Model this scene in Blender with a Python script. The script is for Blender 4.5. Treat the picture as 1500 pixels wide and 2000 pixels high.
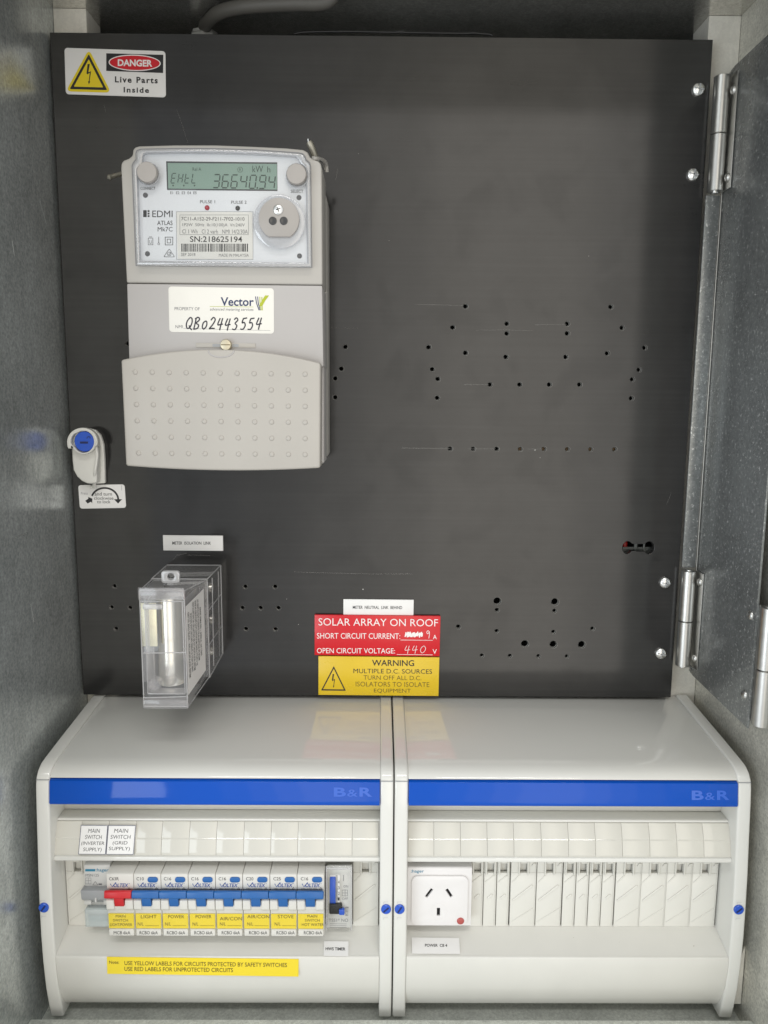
import bpy, bmesh, math, random
from mathutils import Vector, Matrix
random.seed(7)
S = bpy.context.scene
for o in list(bpy.data.objects):
    bpy.data.objects.remove(o)
COL = S.collection
MM = 0.001

# ------------------------------------------------------------------ camera
CX, CZ, CD = -0.63068, -10.10913, 574.47478          # millimetres
PI_, RO, YA = 0.14484946, 0.00756566, 0.00737486     # pitch down, roll, yaw
F = 1500.0                                           # focal length in photo pixels (1500 x 2000)
FW = Vector((math.sin(YA)*math.cos(PI_), math.cos(YA)*math.cos(PI_), -math.sin(PI_)))
_r = Vector((math.cos(YA), -math.sin(YA), 0)); _u = _r.cross(FW)
RT = _r*math.cos(RO) + _u*math.sin(RO)
UP = -_r*math.sin(RO) + _u*math.cos(RO)
CAM = Vector((CX, -CD, CZ))
cd = bpy.data.cameras.new('camera'); cam = bpy.data.objects.new('camera', cd); COL.objects.link(cam)
cd.sensor_fit = 'VERTICAL'; cd.sensor_height = 36.0; cd.sensor_width = 27.0
cd.lens = F/2000*36; cd.clip_start = 0.01; cd.clip_end = 50
cam.matrix_world = Matrix(((RT.x, UP.x, -FW.x, CAM.x*MM), (RT.y, UP.y, -FW.y, CAM.y*MM), (RT.z, UP.z, -FW.z, CAM.z*MM), (0, 0, 0, 1)))
S.camera = cam
S.render.resolution_x = 768; S.render.resolution_y = 1024

# ------------------------------------------------------------------ light
w = bpy.data.worlds.new('World'); S.world = w; w.use_nodes = True
bg = w.node_tree.nodes['Background']
bg.inputs['Color'].default_value = (0.955, 0.98, 1.0, 1); bg.inputs['Strength'].default_value = 0.74
def area(name, loc, target, sx, sy, energy, color):
    l = bpy.data.lights.new(name, 'AREA'); l.shape = 'RECTANGLE'; l.size = sx; l.size_y = sy
    l.energy = energy; l.color = color
    o = bpy.data.objects.new(name, l); COL.objects.link(o); o.location = loc
    o.rotation_euler = (Vector(target)-Vector(loc)).to_track_quat('-Z', 'Y').to_euler()
    return o
for wd_, p_ in ((0.7, 3.0), (1.3, 5.0), (1.9, 5.6), (2.6, 5.6)):      # a warm bright view opposite the cabinet, fading towards its sides
    area('warm_daylight', (0.58, -3.0-0.01*wd_, 0.1), (0.1, 0, -0.05), wd_, 3.0, p_, (1.0, 0.90, 0.75))
area('ceiling_tube', (0.1, -1.7, 1.75), (0.1, 0, -0.3), 1.5, 0.26, 13, (1.0, 0.98, 0.94))
area('cool_daylight', (-1.2, -1.6, -0.3), (-0.05, 0, -0.25), 0.9, 1.0, 9, (0.86, 0.94, 1.0))
S.view_settings.view_transform = 'Standard'; S.view_settings.look = 'None'
S.view_settings.exposure = 0.22; S.view_settings.gamma = 1.0
S.view_settings.use_curve_mapping = False
S.render.engine = 'CYCLES'
S.cycles.max_bounces = 10; S.cycles.transparent_max_bounces = 24

# ------------------------------------------------------------------ where a photo pixel lies on a real plane
def W(px, py, pl):
    """world point (mm) where the sight line through photo pixel meets a plane: pl = Y of a vertical plane, or (point, normal)"""
    d = FW + RT*((px-750)/F) + UP*((1000-py)/F)
    if isinstance(pl, (int, float)):
        t = (pl - CAM.y)/d.y
    else:
        p, n = Vector(pl[0]), Vector(pl[1]); t = (p-CAM).dot(n)/d.dot(n)
    return CAM + d*t
def zpx(py, Y, px=400): return W(px, py, Y).z
def xpx(px, py, Y): return W(px, py, Y).x

# ------------------------------------------------------------------ materials
MATS = {}
def nodes(name):
    m = bpy.data.materials.new(name); m.use_nodes = True; MATS[name] = m
    nt = m.node_tree
    return m, nt, nt.nodes, nt.links, nt.nodes['Principled BSDF']
def mat(name, col, rough=0.4, metal=0.0, var=0.06, scale=60.0, bump=0.0, bscale=900.0, coat=0.0, rvar=0.08, spec=0.5):
    m, nt, N, L, b = nodes(name)
    tc = N.new('ShaderNodeTexCoord'); nz = N.new('ShaderNodeTexNoise')
    nz.inputs['Scale'].default_value = scale; nz.inputs['Detail'].default_value = 5
    L.new(tc.outputs['Object'], nz.inputs['Vector'])
    mx = N.new('ShaderNodeMix'); mx.data_type = 'RGBA'
    c = Vector(col)
    mx.inputs['A'].default_value = (*(c*(1-var)), 1); mx.inputs['B'].default_value = (*[min(1, v*(1+var)) for v in c], 1)
    L.new(nz.outputs['Fac'], mx.inputs['Factor']); L.new(mx.outputs['Result'], b.inputs['Base Color'])
    mr = N.new('ShaderNodeMapRange'); mr.inputs['To Min'].default_value = max(0.01, rough*(1-rvar*2)); mr.inputs['To Max'].default_value = rough*(1+rvar*2)
    L.new(nz.outputs['Fac'], mr.inputs['Value']); L.new(mr.outputs['Result'], b.inputs['Roughness'])
    b.inputs['Metallic'].default_value = metal; b.inputs['Specular IOR Level'].default_value = spec
    if coat: b.inputs['Coat Weight'].default_value = coat; b.inputs['Coat Roughness'].default_value = 0.06
    if bump:
        n2 = N.new('ShaderNodeTexNoise'); n2.inputs['Scale'].default_value = bscale; n2.inputs['Detail'].default_value = 3
        L.new(tc.outputs['Object'], n2.inputs['Vector'])
        bp = N.new('ShaderNodeBump'); bp.inputs['Strength'].default_value = bump; bp.inputs['Distance'].default_value = 0.0004
        L.new(n2.outputs['Fac'], bp.inputs['Height']); L.new(bp.outputs['Normal'], b.inputs['Normal'])
    return m
def galv(name, base, rough, speck=0.0, diffuse=0.35, stretch=(1, 1, 0.35), bump=0.12, spangle=0.22, grain=0.22):
    """galvanised sheet: hazy zinc with spangle, fine pits and rubbed streaks"""
    m, nt, N, L, b = nodes(name)
    tc = N.new('ShaderNodeTexCoord'); mp = N.new('ShaderNodeMapping'); mp.inputs['Scale'].default_value = stretch
    L.new(tc.outputs['Object'], mp.inputs['Vector'])
    v = N.new('ShaderNodeTexVoronoi'); v.inputs['Scale'].default_value = 260
    L.new(mp.outputs['Vector'], v.inputs['Vector'])
    n1 = N.new('ShaderNodeTexNoise'); n1.inputs['Scale'].default_value = 14; n1.inputs['Detail'].default_value = 8; n1.inputs['Roughness'].default_value = 0.65
    L.new(tc.outputs['Object'], n1.inputs['Vector'])
    n2 = N.new('ShaderNodeTexNoise'); n2.inputs['Scale'].default_value = 620; n2.inputs['Detail'].default_value = 4
    L.new(mp.outputs['Vector'], n2.inputs['Vector'])
    a = N.new('ShaderNodeMath'); a.operation = 'MULTIPLY_ADD'; a.inputs[1].default_value = spangle
    L.new(v.outputs['Color'], a.inputs[0]); L.new(n1.outputs['Fac'], a.inputs[2])
    cr = N.new('ShaderNodeValToRGB'); c = Vector(base)
    cr.color_ramp.elements[0].position = 0.3; cr.color_ramp.elements[0].color = (*(c*0.72), 1)
    cr.color_ramp.elements[1].position = 0.95; cr.color_ramp.elements[1].color = (*[min(1, k*1.22) for k in c], 1)
    L.new(a.outputs[0], cr.inputs['Fac'])
    out = cr.outputs['Color']
    if speck:
        n3 = N.new('ShaderNodeTexNoise'); n3.inputs['Scale'].default_value = 390; n3.inputs['Detail'].default_value = 5; n3.inputs['Roughness'].default_value = 0.7
        L.new(mp.outputs['Vector'], n3.inputs['Vector'])
        cs = N.new('ShaderNodeValToRGB'); cs.color_ramp.elements[0].position = 0.57; cs.color_ramp.elements[0].color = (0, 0, 0, 1)
        cs.color_ramp.elements[1].position = 0.66; cs.color_ramp.elements[1].color = (speck, speck, speck, 1)
        L.new(n3.outputs['Fac'], cs.inputs['Fac'])
        ms = N.new('ShaderNodeMix'); ms.data_type = 'RGBA'; ms.inputs['B'].default_value = (0.80, 0.80, 0.78, 1)
        L.new(cs.outputs['Color'], ms.inputs['Factor']); L.new(out, ms.inputs['A']); out = ms.outputs['Result']
    g = N.new('ShaderNodeTexNoise'); g.inputs['Scale'].default_value = 480; g.inputs['Detail'].default_value = 3; g.inputs['Roughness'].default_value = 0.8
    L.new(tc.outputs['Object'], g.inputs['Vector'])
    gr = N.new('ShaderNodeMapRange'); gr.inputs['From Min'].default_value = 0.3; gr.inputs['From Max'].default_value = 0.7; gr.inputs['To Min'].default_value = 1-grain; gr.inputs['To Max'].default_value = 1+grain
    L.new(g.outputs['Fac'], gr.inputs['Value'])
    mg = N.new('ShaderNodeMix'); mg.data_type = 'RGBA'; mg.blend_type = 'MULTIPLY'; mg.inputs['Factor'].default_value = 1
    L.new(out, mg.inputs['A']); L.new(gr.outputs['Result'], mg.inputs['B']); out = mg.outputs['Result']
    L.new(out, b.inputs['Base Color'])
    mr = N.new('ShaderNodeMapRange'); mr.inputs['To Min'].default_value = rough*0.75; mr.inputs['To Max'].default_value = rough*1.35
    L.new(n1.outputs['Fac'], mr.inputs['Value']); L.new(mr.outputs['Result'], b.inputs['Roughness'])
    b.inputs['Metallic'].default_value = 1.0-diffuse
    bp = N.new('ShaderNodeBump'); bp.inputs['Strength'].default_value = bump; bp.inputs['Distance'].default_value = 0.0006
    L.new(n2.outputs['Fac'], bp.inputs['Height']); L.new(bp.outputs['Normal'], b.inputs['Normal'])
    return m
def clear(name, tint=(0.94, 0.94, 0.93), rough=0.04, base=0.05, haze=0.0):
    m = bpy.data.materials.new(name); m.use_nodes = True; MATS[name] = m
    nt = m.node_tree; N = nt.nodes; L = nt.links
    N.remove(N['Principled BSDF'])
    tr = N.new('ShaderNodeBsdfTransparent'); tr.inputs['Color'].default_value = (*tint, 1)
    gl = N.new('ShaderNodeBsdfGlossy'); gl.inputs['Roughness'].default_value = rough
    lw = N.new('ShaderNodeLayerWeight'); lw.inputs['Blend'].default_value = 0.5
    fr = N.new('ShaderNodeMath'); fr.operation = 'POWER'; fr.inputs[1].default_value = 4.5
    L.new(lw.outputs['Facing'], fr.inputs[0])
    tc = N.new('ShaderNodeTexCoord'); nz = N.new('ShaderNodeTexNoise'); nz.inputs['Scale'].default_value = 90
    L.new(tc.outputs['Object'], nz.inputs['Vector'])
    bp = N.new('ShaderNodeBump'); bp.inputs['Strength'].default_value = 0.08; bp.inputs['Distance'].default_value = 0.0008
    L.new(nz.outputs['Fac'], bp.inputs['Height']); L.new(bp.outputs['Normal'], gl.inputs['Normal']); L.new(bp.outputs['Normal'], lw.inputs['Normal'])
    ad = N.new('ShaderNodeMath'); ad.operation = 'ADD'; ad.use_clamp = True; ad.inputs[1].default_value = base
    L.new(fr.outputs[0], ad.inputs[0])
    mx = N.new('ShaderNodeMixShader'); L.new(ad.outputs[0], mx.inputs[0]); L.new(tr.outputs[0], mx.inputs[1]); L.new(gl.outputs[0], mx.inputs[2])
    out = mx.outputs[0]
    if haze:
        df = N.new('ShaderNodeBsdfDiffuse'); df.inputs['Color'].default_value = (0.8, 0.8, 0.8, 1)
        m2 = N.new('ShaderNodeMixShader'); m2.inputs[0].default_value = haze
        L.new(out, m2.inputs[1]); L.new(df.outputs[0], m2.inputs[2]); out = m2.outputs[0]
    L.new(out, N['Material Output'].inputs['Surface'])
    return m
def ink(name, col, rough=0.5, alpha=1.0):
    m, nt, N, L, b = nodes(name)
    tc = N.new('ShaderNodeTexCoord'); nz = N.new('ShaderNodeTexNoise'); nz.inputs['Scale'].default_value = 400
    L.new(tc.outputs['Object'], nz.inputs['Vector'])
    mx = N.new('ShaderNodeMix'); mx.data_type = 'RGBA'; c = Vector(col)
    mx.inputs['A'].default_value = (*(c*0.9), 1); mx.inputs['B'].default_value = (*[min(1, k*1.1+0.004) for k in c], 1)
    L.new(nz.outputs['Fac'], mx.inputs['Factor']); L.new(mx.outputs['Result'], b.inputs['Base Color'])
    b.inputs['Roughness'].default_value = rough; b.inputs['Alpha'].default_value = alpha
    return m

def board_material():
    """black phenolic board: smooth, hand-marked, faint horizontal rubbing"""
    m, nt, N, L, b = nodes('panel_black')
    tc = N.new('ShaderNodeTexCoord')
    n1 = N.new('ShaderNodeTexNoise'); n1.inputs['Scale'].default_value = 16; n1.inputs['Detail'].default_value = 6; n1.inputs['Roughness'].default_value = 0.6
    L.new(tc.outputs['Object'], n1.inputs['Vector'])
    mp = N.new('ShaderNodeMapping'); mp.inputs['Scale'].default_value = (6, 40, 420)
    L.new(tc.outputs['Object'], mp.inputs['Vector'])
    n2 = N.new('ShaderNodeTexNoise'); n2.inputs['Scale'].default_value = 1.0; n2.inputs['Detail'].default_value = 4
    L.new(mp.outputs['Vector'], n2.inputs['Vector'])
    n4 = N.new('ShaderNodeTexNoise'); n4.inputs['Scale'].default_value = 1500; n4.inputs['Detail'].default_value = 2
    L.new(tc.outputs['Object'], n4.inputs['Vector'])
    cr = N.new('ShaderNodeValToRGB'); cr.color_ramp.elements[0].position = 0.30; cr.color_ramp.elements[0].color = (0.014, 0.0138, 0.0135, 1)
    cr.color_ramp.elements[1].position = 0.62; cr.color_ramp.elements[1].color = (0.022, 0.0215, 0.021, 1)
    L.new(n1.outputs['Fac'], cr.inputs['Fac'])
    c2 = N.new('ShaderNodeValToRGB'); c2.color_ramp.elements[0].position = 0.35; c2.color_ramp.elements[0].color = (0.90, 0.90, 0.90, 1)
    c2.color_ramp.elements[1].position = 0.75; c2.color_ramp.elements[1].color = (1.16, 1.16, 1.16, 1)
    L.new(n2.outputs['Fac'], c2.inputs['Fac'])
    mu = N.new('ShaderNodeMix'); mu.data_type = 'RGBA'; mu.blend_type = 'MULTIPLY'; mu.inputs['Factor'].default_value = 1
    L.new(cr.outputs['Color'], mu.inputs['A']); L.new(c2.outputs['Color'], mu.inputs['B']); L.new(mu.outputs['Result'], b.inputs['Base Color'])
    mr = N.new('ShaderNodeMapRange'); mr.inputs['From Min'].default_value = 0.3; mr.inputs['From Max'].default_value = 0.7
    mr.inputs['To Min'].default_value = 0.15; mr.inputs['To Max'].default_value = 0.11
    L.new(n1.outputs['Fac'], mr.inputs['Value']); L.new(mr.outputs['Result'], b.inputs['Roughness'])
    # greasy hand marks dull the gloss
    n5 = N.new('ShaderNodeTexNoise'); n5.inputs['Scale'].default_value = 26; n5.inputs['Detail'].default_value = 5; n5.inputs['Distortion'].default_value = 0.6
    L.new(tc.outputs['Object'], n5.inputs['Vector'])
    sp = N.new('ShaderNodeMapRange'); sp.inputs['From Min'].default_value = 0.36; sp.inputs['From Max'].default_value = 0.48
    sp.inputs['To Min'].default_value = 0.45; sp.inputs['To Max'].default_value = 0.5
    L.new(n5.outputs['Fac'], sp.inputs['Value']); L.new(sp.outputs['Result'], b.inputs['Specular IOR Level'])
    bp = N.new('ShaderNodeBump'); bp.inputs['Strength'].default_value = 0.04; bp.inputs['Distance'].default_value = 0.0002
    L.new(n4.outputs['Fac'], bp.inputs['Height']); L.new(bp.outputs['Normal'], b.inputs['Normal'])
    return m
M_BOARD = board_material()
M_GALV = galv('galvanised_wall', (0.50, 0.53, 0.52), 0.23, diffuse=0.42, bump=0.16, speck=0.22, grain=0.3)
M_GALVW = galv('galvanised_wall_warm', (0.62, 0.61, 0.55), 0.34, diffuse=0.55, bump=0.3, speck=0.15, grain=0.3, stretch=(1, 0.4, 0.6))
M_GALVC = galv('galvanised_roof', (0.62, 0.61, 0.57), 0.20, diffuse=0.16, bump=0.06)
M_GALVF = galv('galvanised_floor', (0.62, 0.64, 0.59), 0.42, diffuse=0.8, bump=0.2)
M_FLANGE = galv('galvanised_flange', (0.80, 0.77, 0.69), 0.40, diffuse=0.9, bump=0.06, spangle=0.08, grain=0.06)
M_PLATE = galv('galvanised_hinge_plate', (0.25, 0.26, 0.255), 0.26, speck=0.75, diffuse=0.48, stretch=(1, 1, 1), bump=0.12)
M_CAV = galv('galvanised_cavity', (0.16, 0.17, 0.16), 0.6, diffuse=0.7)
M_STEEL = mat('bright_steel', (0.56, 0.555, 0.53), 0.33, 1.0, var=0.1, scale=300, bump=0.05)
M_SCREW = mat('zinc_screw', (0.80, 0.80, 0.78), 0.26, 1.0, var=0.1, scale=500)
M_BRASS = mat('dull_brass_screw', (0.62, 0.56, 0.42), 0.3, 1.0, var=0.15, scale=500)
M_DARK = mat('black_void', (0.004, 0.004, 0.004), 0.8)
M_WHITE = mat('white_gloss_plastic', (0.695, 0.69, 0.65), 0.06, var=0.035, scale=14, coat=0.0, spec=0.6)
M_WINDOW = mat('label_window_plastic', (0.60, 0.585, 0.525), 0.07, var=0.02, scale=25, spec=0.5)
M_WHITE2 = mat('white_satin_plastic', (0.69, 0.68, 0.635), 0.24, var=0.045, scale=40, bump=0.02)
M_BLANK = mat('cream_plastic', (0.69, 0.68, 0.63), 0.22, var=0.03, scale=60)
M_BLUE = mat('gloss_blue_strip', (0.0015, 0.072, 0.44), 0.07, var=0.03, scale=20, spec=0.3)
M_BLUEE = mat('embossed_blue', (0.03, 0.12, 0.56), 0.18, var=0.03)
M_BSCREW = mat('blue_plastic_screw', (0.02, 0.09, 0.52), 0.25, var=0.1)
M_SLOT = mat('dark_blue_slot', (0.004, 0.012, 0.09), 0.4)
M_METER = mat('meter_warm_grey', (0.435, 0.415, 0.38), 0.38, var=0.035, scale=45, bump=0.06, bscale=2500)
M_METER2 = mat('meter_cool_grey', (0.44, 0.42, 0.405), 0.42, var=0.03, scale=45, bump=0.06, bscale=2500)
M_METERS = mat('meter_grey_cover', (0.44, 0.415, 0.375), 0.36, var=0.06, scale=22, bump=0.06, bscale=2500)
M_PORT = mat('meter_port_grey', (0.36, 0.335, 0.31), 0.4, var=0.05, scale=120, bump=0.06, bscale=2500)
M_FACE = mat('meter_faceplate', (0.84, 0.86, 0.92), 0.3, var=0.02)
M_PAPER = mat('white_label', (0.82, 0.81, 0.79), 0.35, var=0.02, scale=80)
M_CREAM = mat('cream_label', (0.78, 0.76, 0.70), 0.4, var=0.03, scale=60)
M_LCD = mat('lcd_green', (0.27, 0.385, 0.335), 0.2, var=0.04, scale=40)
M_LCDF = mat('lcd_bezel', (0.06, 0.065, 0.07), 0.25)
M_YEL = mat('engraved_yellow', (0.72, 0.50, 0.018), 0.28, var=0.03)
M_YELL = mat('yellow_label', (0.82, 0.64, 0.03), 0.38, var=0.03)
M_RED = mat('engraved_red', (0.62, 0.006, 0.014), 0.25, var=0.03)
M_REDT = mat('red_toggle', (0.55, 0.012, 0.018), 0.32, var=0.05)
M_BLUET = mat('blue_toggle', (0.015, 0.115, 0.36), 0.32, var=0.05)
M_GREYT = mat('grey_toggle', (0.34, 0.35, 0.36), 0.35, var=0.05)
M_BRK = mat('breaker_plastic', (0.66, 0.645, 0.60), 0.38, var=0.03, scale=80, bump=0.04, bscale=2600)
M_HAG = mat('switch_plastic', (0.60, 0.60, 0.58), 0.36, var=0.03, scale=80)
M_SOCK = mat('socket_plastic', (0.76, 0.74, 0.73), 0.3, var=0.02, scale=80)
M_PINK = mat('red_neon_lens', (0.42, 0.08, 0.07), 0.3)
M_LIME = mat('green_logo', (0.42, 0.47, 0.02), 0.4)
M_TEAL = ink('teal_print', (0.02, 0.20, 0.33))
M_BLACK = ink('black_print', (0.012, 0.012, 0.014))
M_BROWN = ink('brown_engraving', (0.10, 0.065, 0.01))
M_GREYI = ink('grey_print', (0.16, 0.16, 0.17))
M_GREYL = ink('light_grey_print', (0.34, 0.34, 0.35))
M_NAVY = ink('navy_print', (0.015, 0.03, 0.10))
M_VBLUE = ink('blue_print', (0.02, 0.07, 0.30))
M_WPRINT = ink('white_print', (0.86, 0.82, 0.80))
M_PEN = ink('black_marker', (0.02, 0.018, 0.03), 0.35)
M_LCDI = ink('lcd_segment', (0.035, 0.06, 0.05), 0.3)
M_REDP = mat('danger_red', (0.62, 0.008, 0.02), 0.35, var=0.02)
M_YELP = mat('sign_yellow', (0.80, 0.62, 0.02), 0.35, var=0.02)
M_CLEAR = clear('clear_polycarbonate', (0.93, 0.93, 0.92), 0.05, 0.03)
M_CLEARL = clear('label_flap_clear', (0.985, 0.985, 0.98), 0.05, 0.02)
M_CLEARH = clear('clear_housing', (0.95, 0.94, 0.94), 0.07, 0.05, haze=0.10)
M_CLEARE = clear('clear_housing_edge', (0.80, 0.79, 0.79), 0.12, 0.14, haze=0.30)
M_CLEARF = clear('clear_frame', (0.80, 0.81, 0.83), 0.09, 0.16, haze=0.22)
M_CLEARB = clear('pale_blue_clear', (0.88, 0.95, 0.96), 0.06, 0.05, haze=0.28)
M_TIN = mat('tinned_copper', (0.90, 0.88, 0.80), 0.24, 1.0, var=0.12, scale=120)
M_BRASSP = mat('tarnished_brass', (0.92, 0.78, 0.52), 0.38, 1.0, var=0.3, scale=160)
M_CONDUIT = mat('grey_conduit', (0.085, 0.08, 0.07), 0.55, var=0.15, scale=90, bump=0.2)
M_ALLOY = mat('alloy_collar', (0.42, 0.42, 0.40), 0.4, 0.6, var=0.2, scale=200, bump=0.2)
M_CABLE = mat('black_cable', (0.006, 0.006, 0.006), 0.5)
M_CABLER = mat('red_cable', (0.35, 0.012, 0.01), 0.4)
M_TAN = mat('tan_board', (0.16, 0.10, 0.045), 0.7, var=0.25, scale=400)
M_RIM = mat('lit_drill_edge', (0.42, 0.41, 0.38), 0.5, var=0.5, scale=500)  # pale colour stands for light caught on the hole edges
M_SCRATCH = ink('pale_scratch', (0.30, 0.29, 0.27), 0.6, alpha=0.28)
M_LEAD = mat('lead_seal', (0.38, 0.36, 0.30), 0.42, 0.7, var=0.2, scale=300)

# ------------------------------------------------------------------ building helpers (all in millimetres)
def thing(name, label, cat, loc=(0, 0, 0), group=None):
    o = bpy.data.objects.new(name, None); COL.objects.link(o); o.empty_display_size = 0.01
    o.location = Vector(loc)*MM; o['label'] = label; o['category'] = cat
    if group: o['group'] = group
    return o
def root_of(p):
    v = Vector((0, 0, 0))
    while p is not None:
        v = v + Vector(p.location); p = p.parent
    return v/MM
def link_mesh(name, me, m, parent):
    o = bpy.data.objects.new(name, me); COL.objects.link(o); o.parent = parent
    if m: me.materials.append(m)
    return o
def part(name, bm, m, parent, smooth=True, ang=38):
    """bm holds world millimetres; stored relative to the parent thing"""
    off = root_of(parent) if parent else Vector((0, 0, 0))
    bmesh.ops.translate(bm, verts=bm.verts, vec=-off)
    bmesh.ops.scale(bm, verts=bm.verts, vec=(MM, MM, MM))
    me = bpy.data.meshes.new(name); bm.to_mesh(me); bm.free()
    if smooth:
        me.polygons.foreach_set('use_smooth', [True]*len(me.polygons)); me.set_sharp_from_angle(angle=math.radians(ang))
    return link_mesh(name, me, m, parent)
def tag(o, label, cat, group=None):
    o['label'] = label; o['category'] = cat
    if group: o['group'] = group
    return o
def merge(dst, src):
    me = bpy.data.meshes.new('tmp'); src.to_mesh(me); src.free(); dst.from_mesh(me); bpy.data.meshes.remove(me)
def _bev(bm, bevel, seg=2, ang=30):
    if bevel:
        es = [e for e in bm.edges if len(e.link_faces) == 2 and e.calc_face_angle(0) > math.radians(ang)]
        bmesh.ops.bevel(bm, geom=es, offset=bevel, segments=seg, profile=0.5, affect='EDGES', clamp_overlap=True)
def prism(bm, pts, a, b, axis='y', bevel=0, seg=2):
    """extrude a 2-D outline between a and b; axis y: pts are (x,z); axis x: pts are (y,z); axis z: pts are (x,y)"""
    t = bmesh.new()
    def mk(p, h):
        if axis == 'y': return (p[0], h, p[1])
        if axis == 'x': return (h, p[0], p[1])
        return (p[0], p[1], h)
    va = [t.verts.new(mk(p, a)) for p in pts]; vb = [t.verts.new(mk(p, b)) for p in pts]
    t.faces.new(va); t.faces.new(vb[::-1])
    n = len(pts)
    for i in range(n): t.faces.new((va[i], vb[i], vb[(i+1) % n], va[(i+1) % n]))
    bmesh.ops.recalc_face_normals(t, faces=t.faces)
    _bev(t, bevel, seg)
    merge(bm, t); return bm
def box(bm, x0, x1, y0, y1, z0, z1, bevel=0, seg=2):
    return prism(bm, [(x0, z0), (x1, z0), (x1, z1), (x0, z1)], y0, y1, 'y', bevel, seg)
def NB(): return bmesh.new()
def rrect(x0, x1, z0, z1, r, n=5):
    out = []
    for cx, cz, a0 in ((x1-r, z1-r, 0), (x0+r, z1-r, 90), (x0+r, z0+r, 180), (x1-r, z0+r, 270)):
        for i in range(n+1):
            a = math.radians(a0+90*i/n); out.append((cx+r*math.cos(a), cz+r*math.sin(a)))
    return out
def circle(cx, cz, r, n=24, a0=0): return [(cx+r*math.cos(a0+2*math.pi*i/n), cz+r*math.sin(a0+2*math.pi*i/n)) for i in range(n)]
def lathe(bm, c, prof, axis='y', n=24):
    """prof: (radius, height) pairs; height runs along the axis from c"""
    t = bmesh.new(); rings = []
    for r, h in prof:
        ring = []
        for i in range(n):
            a = 2*math.pi*i/n; u, v = r*math.cos(a), r*math.sin(a)
            if axis == 'y': p = (c[0]+u, c[1]+h, c[2]+v)
            elif axis == 'x': p = (c[0]+h, c[1]+u, c[2]+v)
            else: p = (c[0]+u, c[1]+v, c[2]+h)
            ring.append(t.verts.new(p))
        rings.append(ring)
    for a, b in zip(rings, rings[1:]):
        for i in range(n): t.faces.new((a[i], b[i], b[(i+1) % n], a[(i+1) % n]))
    t.faces.new(rings[0]); t.faces.new(rings[-1])
    bmesh.ops.recalc_face_normals(t, faces=t.faces)
    merge(bm, t); return bm
def spline(pts, n=8):
    out = []; P = [Vector(p) for p in pts]
    for i in range(len(P)-1):
        p0 = P[max(0, i-1)]; p1 = P[i]; p2 = P[i+1]; p3 = P[min(len(P)-1, i+2)]
        for k in range(n):
            t = k/n
            out.append(0.5*((2*p1)+(-p0+p2)*t+(2*p0-5*p1+4*p2-p3)*t*t+(-p0+3*p1-3*p2+p3)*t**3))
    out.append(P[-1]); return out
def tube(bm, pts, r, n=10):
    t = bmesh.new(); P = [Vector(p) for p in pts]; rings = []
    prev = None
    for i, p in enumerate(P):
        d = (P[min(i+1, len(P)-1)]-P[max(i-1, 0)]).normalized()
        if prev is None:
            a = d.orthogonal().normalized()
        else:
            a = (prev-d*prev.dot(d)).normalized()
        prev = a; b = d.cross(a)
        rr = r[i] if isinstance(r, (list, tuple)) else r
        rings.append([t.verts.new(p+a*rr*math.cos(2*math.pi*k/n)+b*rr*math.sin(2*math.pi*k/n)) for k in range(n)])
    for A, B in zip(rings, rings[1:]):
        for k in range(n): t.faces.new((A[k], A[(k+1) % n], B[(k+1) % n], B[k]))
    t.faces.new(rings[0][::-1]); t.faces.new(rings[-1])
    bmesh.ops.recalc_face_normals(t, faces=t.faces)
    merge(bm, t); return bm
def plate_holes(name, outer, holes, y_front, thick, m, parent, bevel=0.0, smooth=True):
    """a board standing in the XZ plane with real holes through it"""
    cu = bpy.data.curves.new('tmp', 'CURVE'); cu.dimensions = '2D'; cu.fill_mode = 'BOTH'
    cu.extrude = thick/2-bevel; cu.bevel_depth = bevel; cu.bevel_resolution = 1; cu.offset = -bevel
    for pts in [outer]+holes:
        sp = cu.splines.new('POLY'); sp.points.add(len(pts)-1); sp.use_cyclic_u = True
        for q, p in zip(sp.points, pts): q.co = (p[0], p[1], 0, 1)
    ob = bpy.data.objects.new('tmp', cu); COL.objects.link(ob)
    dg = bpy.context.evaluated_depsgraph_get(); me = bpy.data.meshes.new_from_object(ob.evaluated_get(dg))
    bpy.data.objects.remove(ob); bpy.data.curves.remove(cu)
    bm = NB(); bm.from_mesh(me); bpy.data.meshes.remove(me)
    for v in bm.verts: v.co = (v.co.x, -v.co.z+y_front+thick/2, v.co.y)
    bmesh.ops.remove_doubles(bm, verts=bm.verts, dist=1e-4)
    return part(name, bm, m, parent, smooth, 30)

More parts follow.
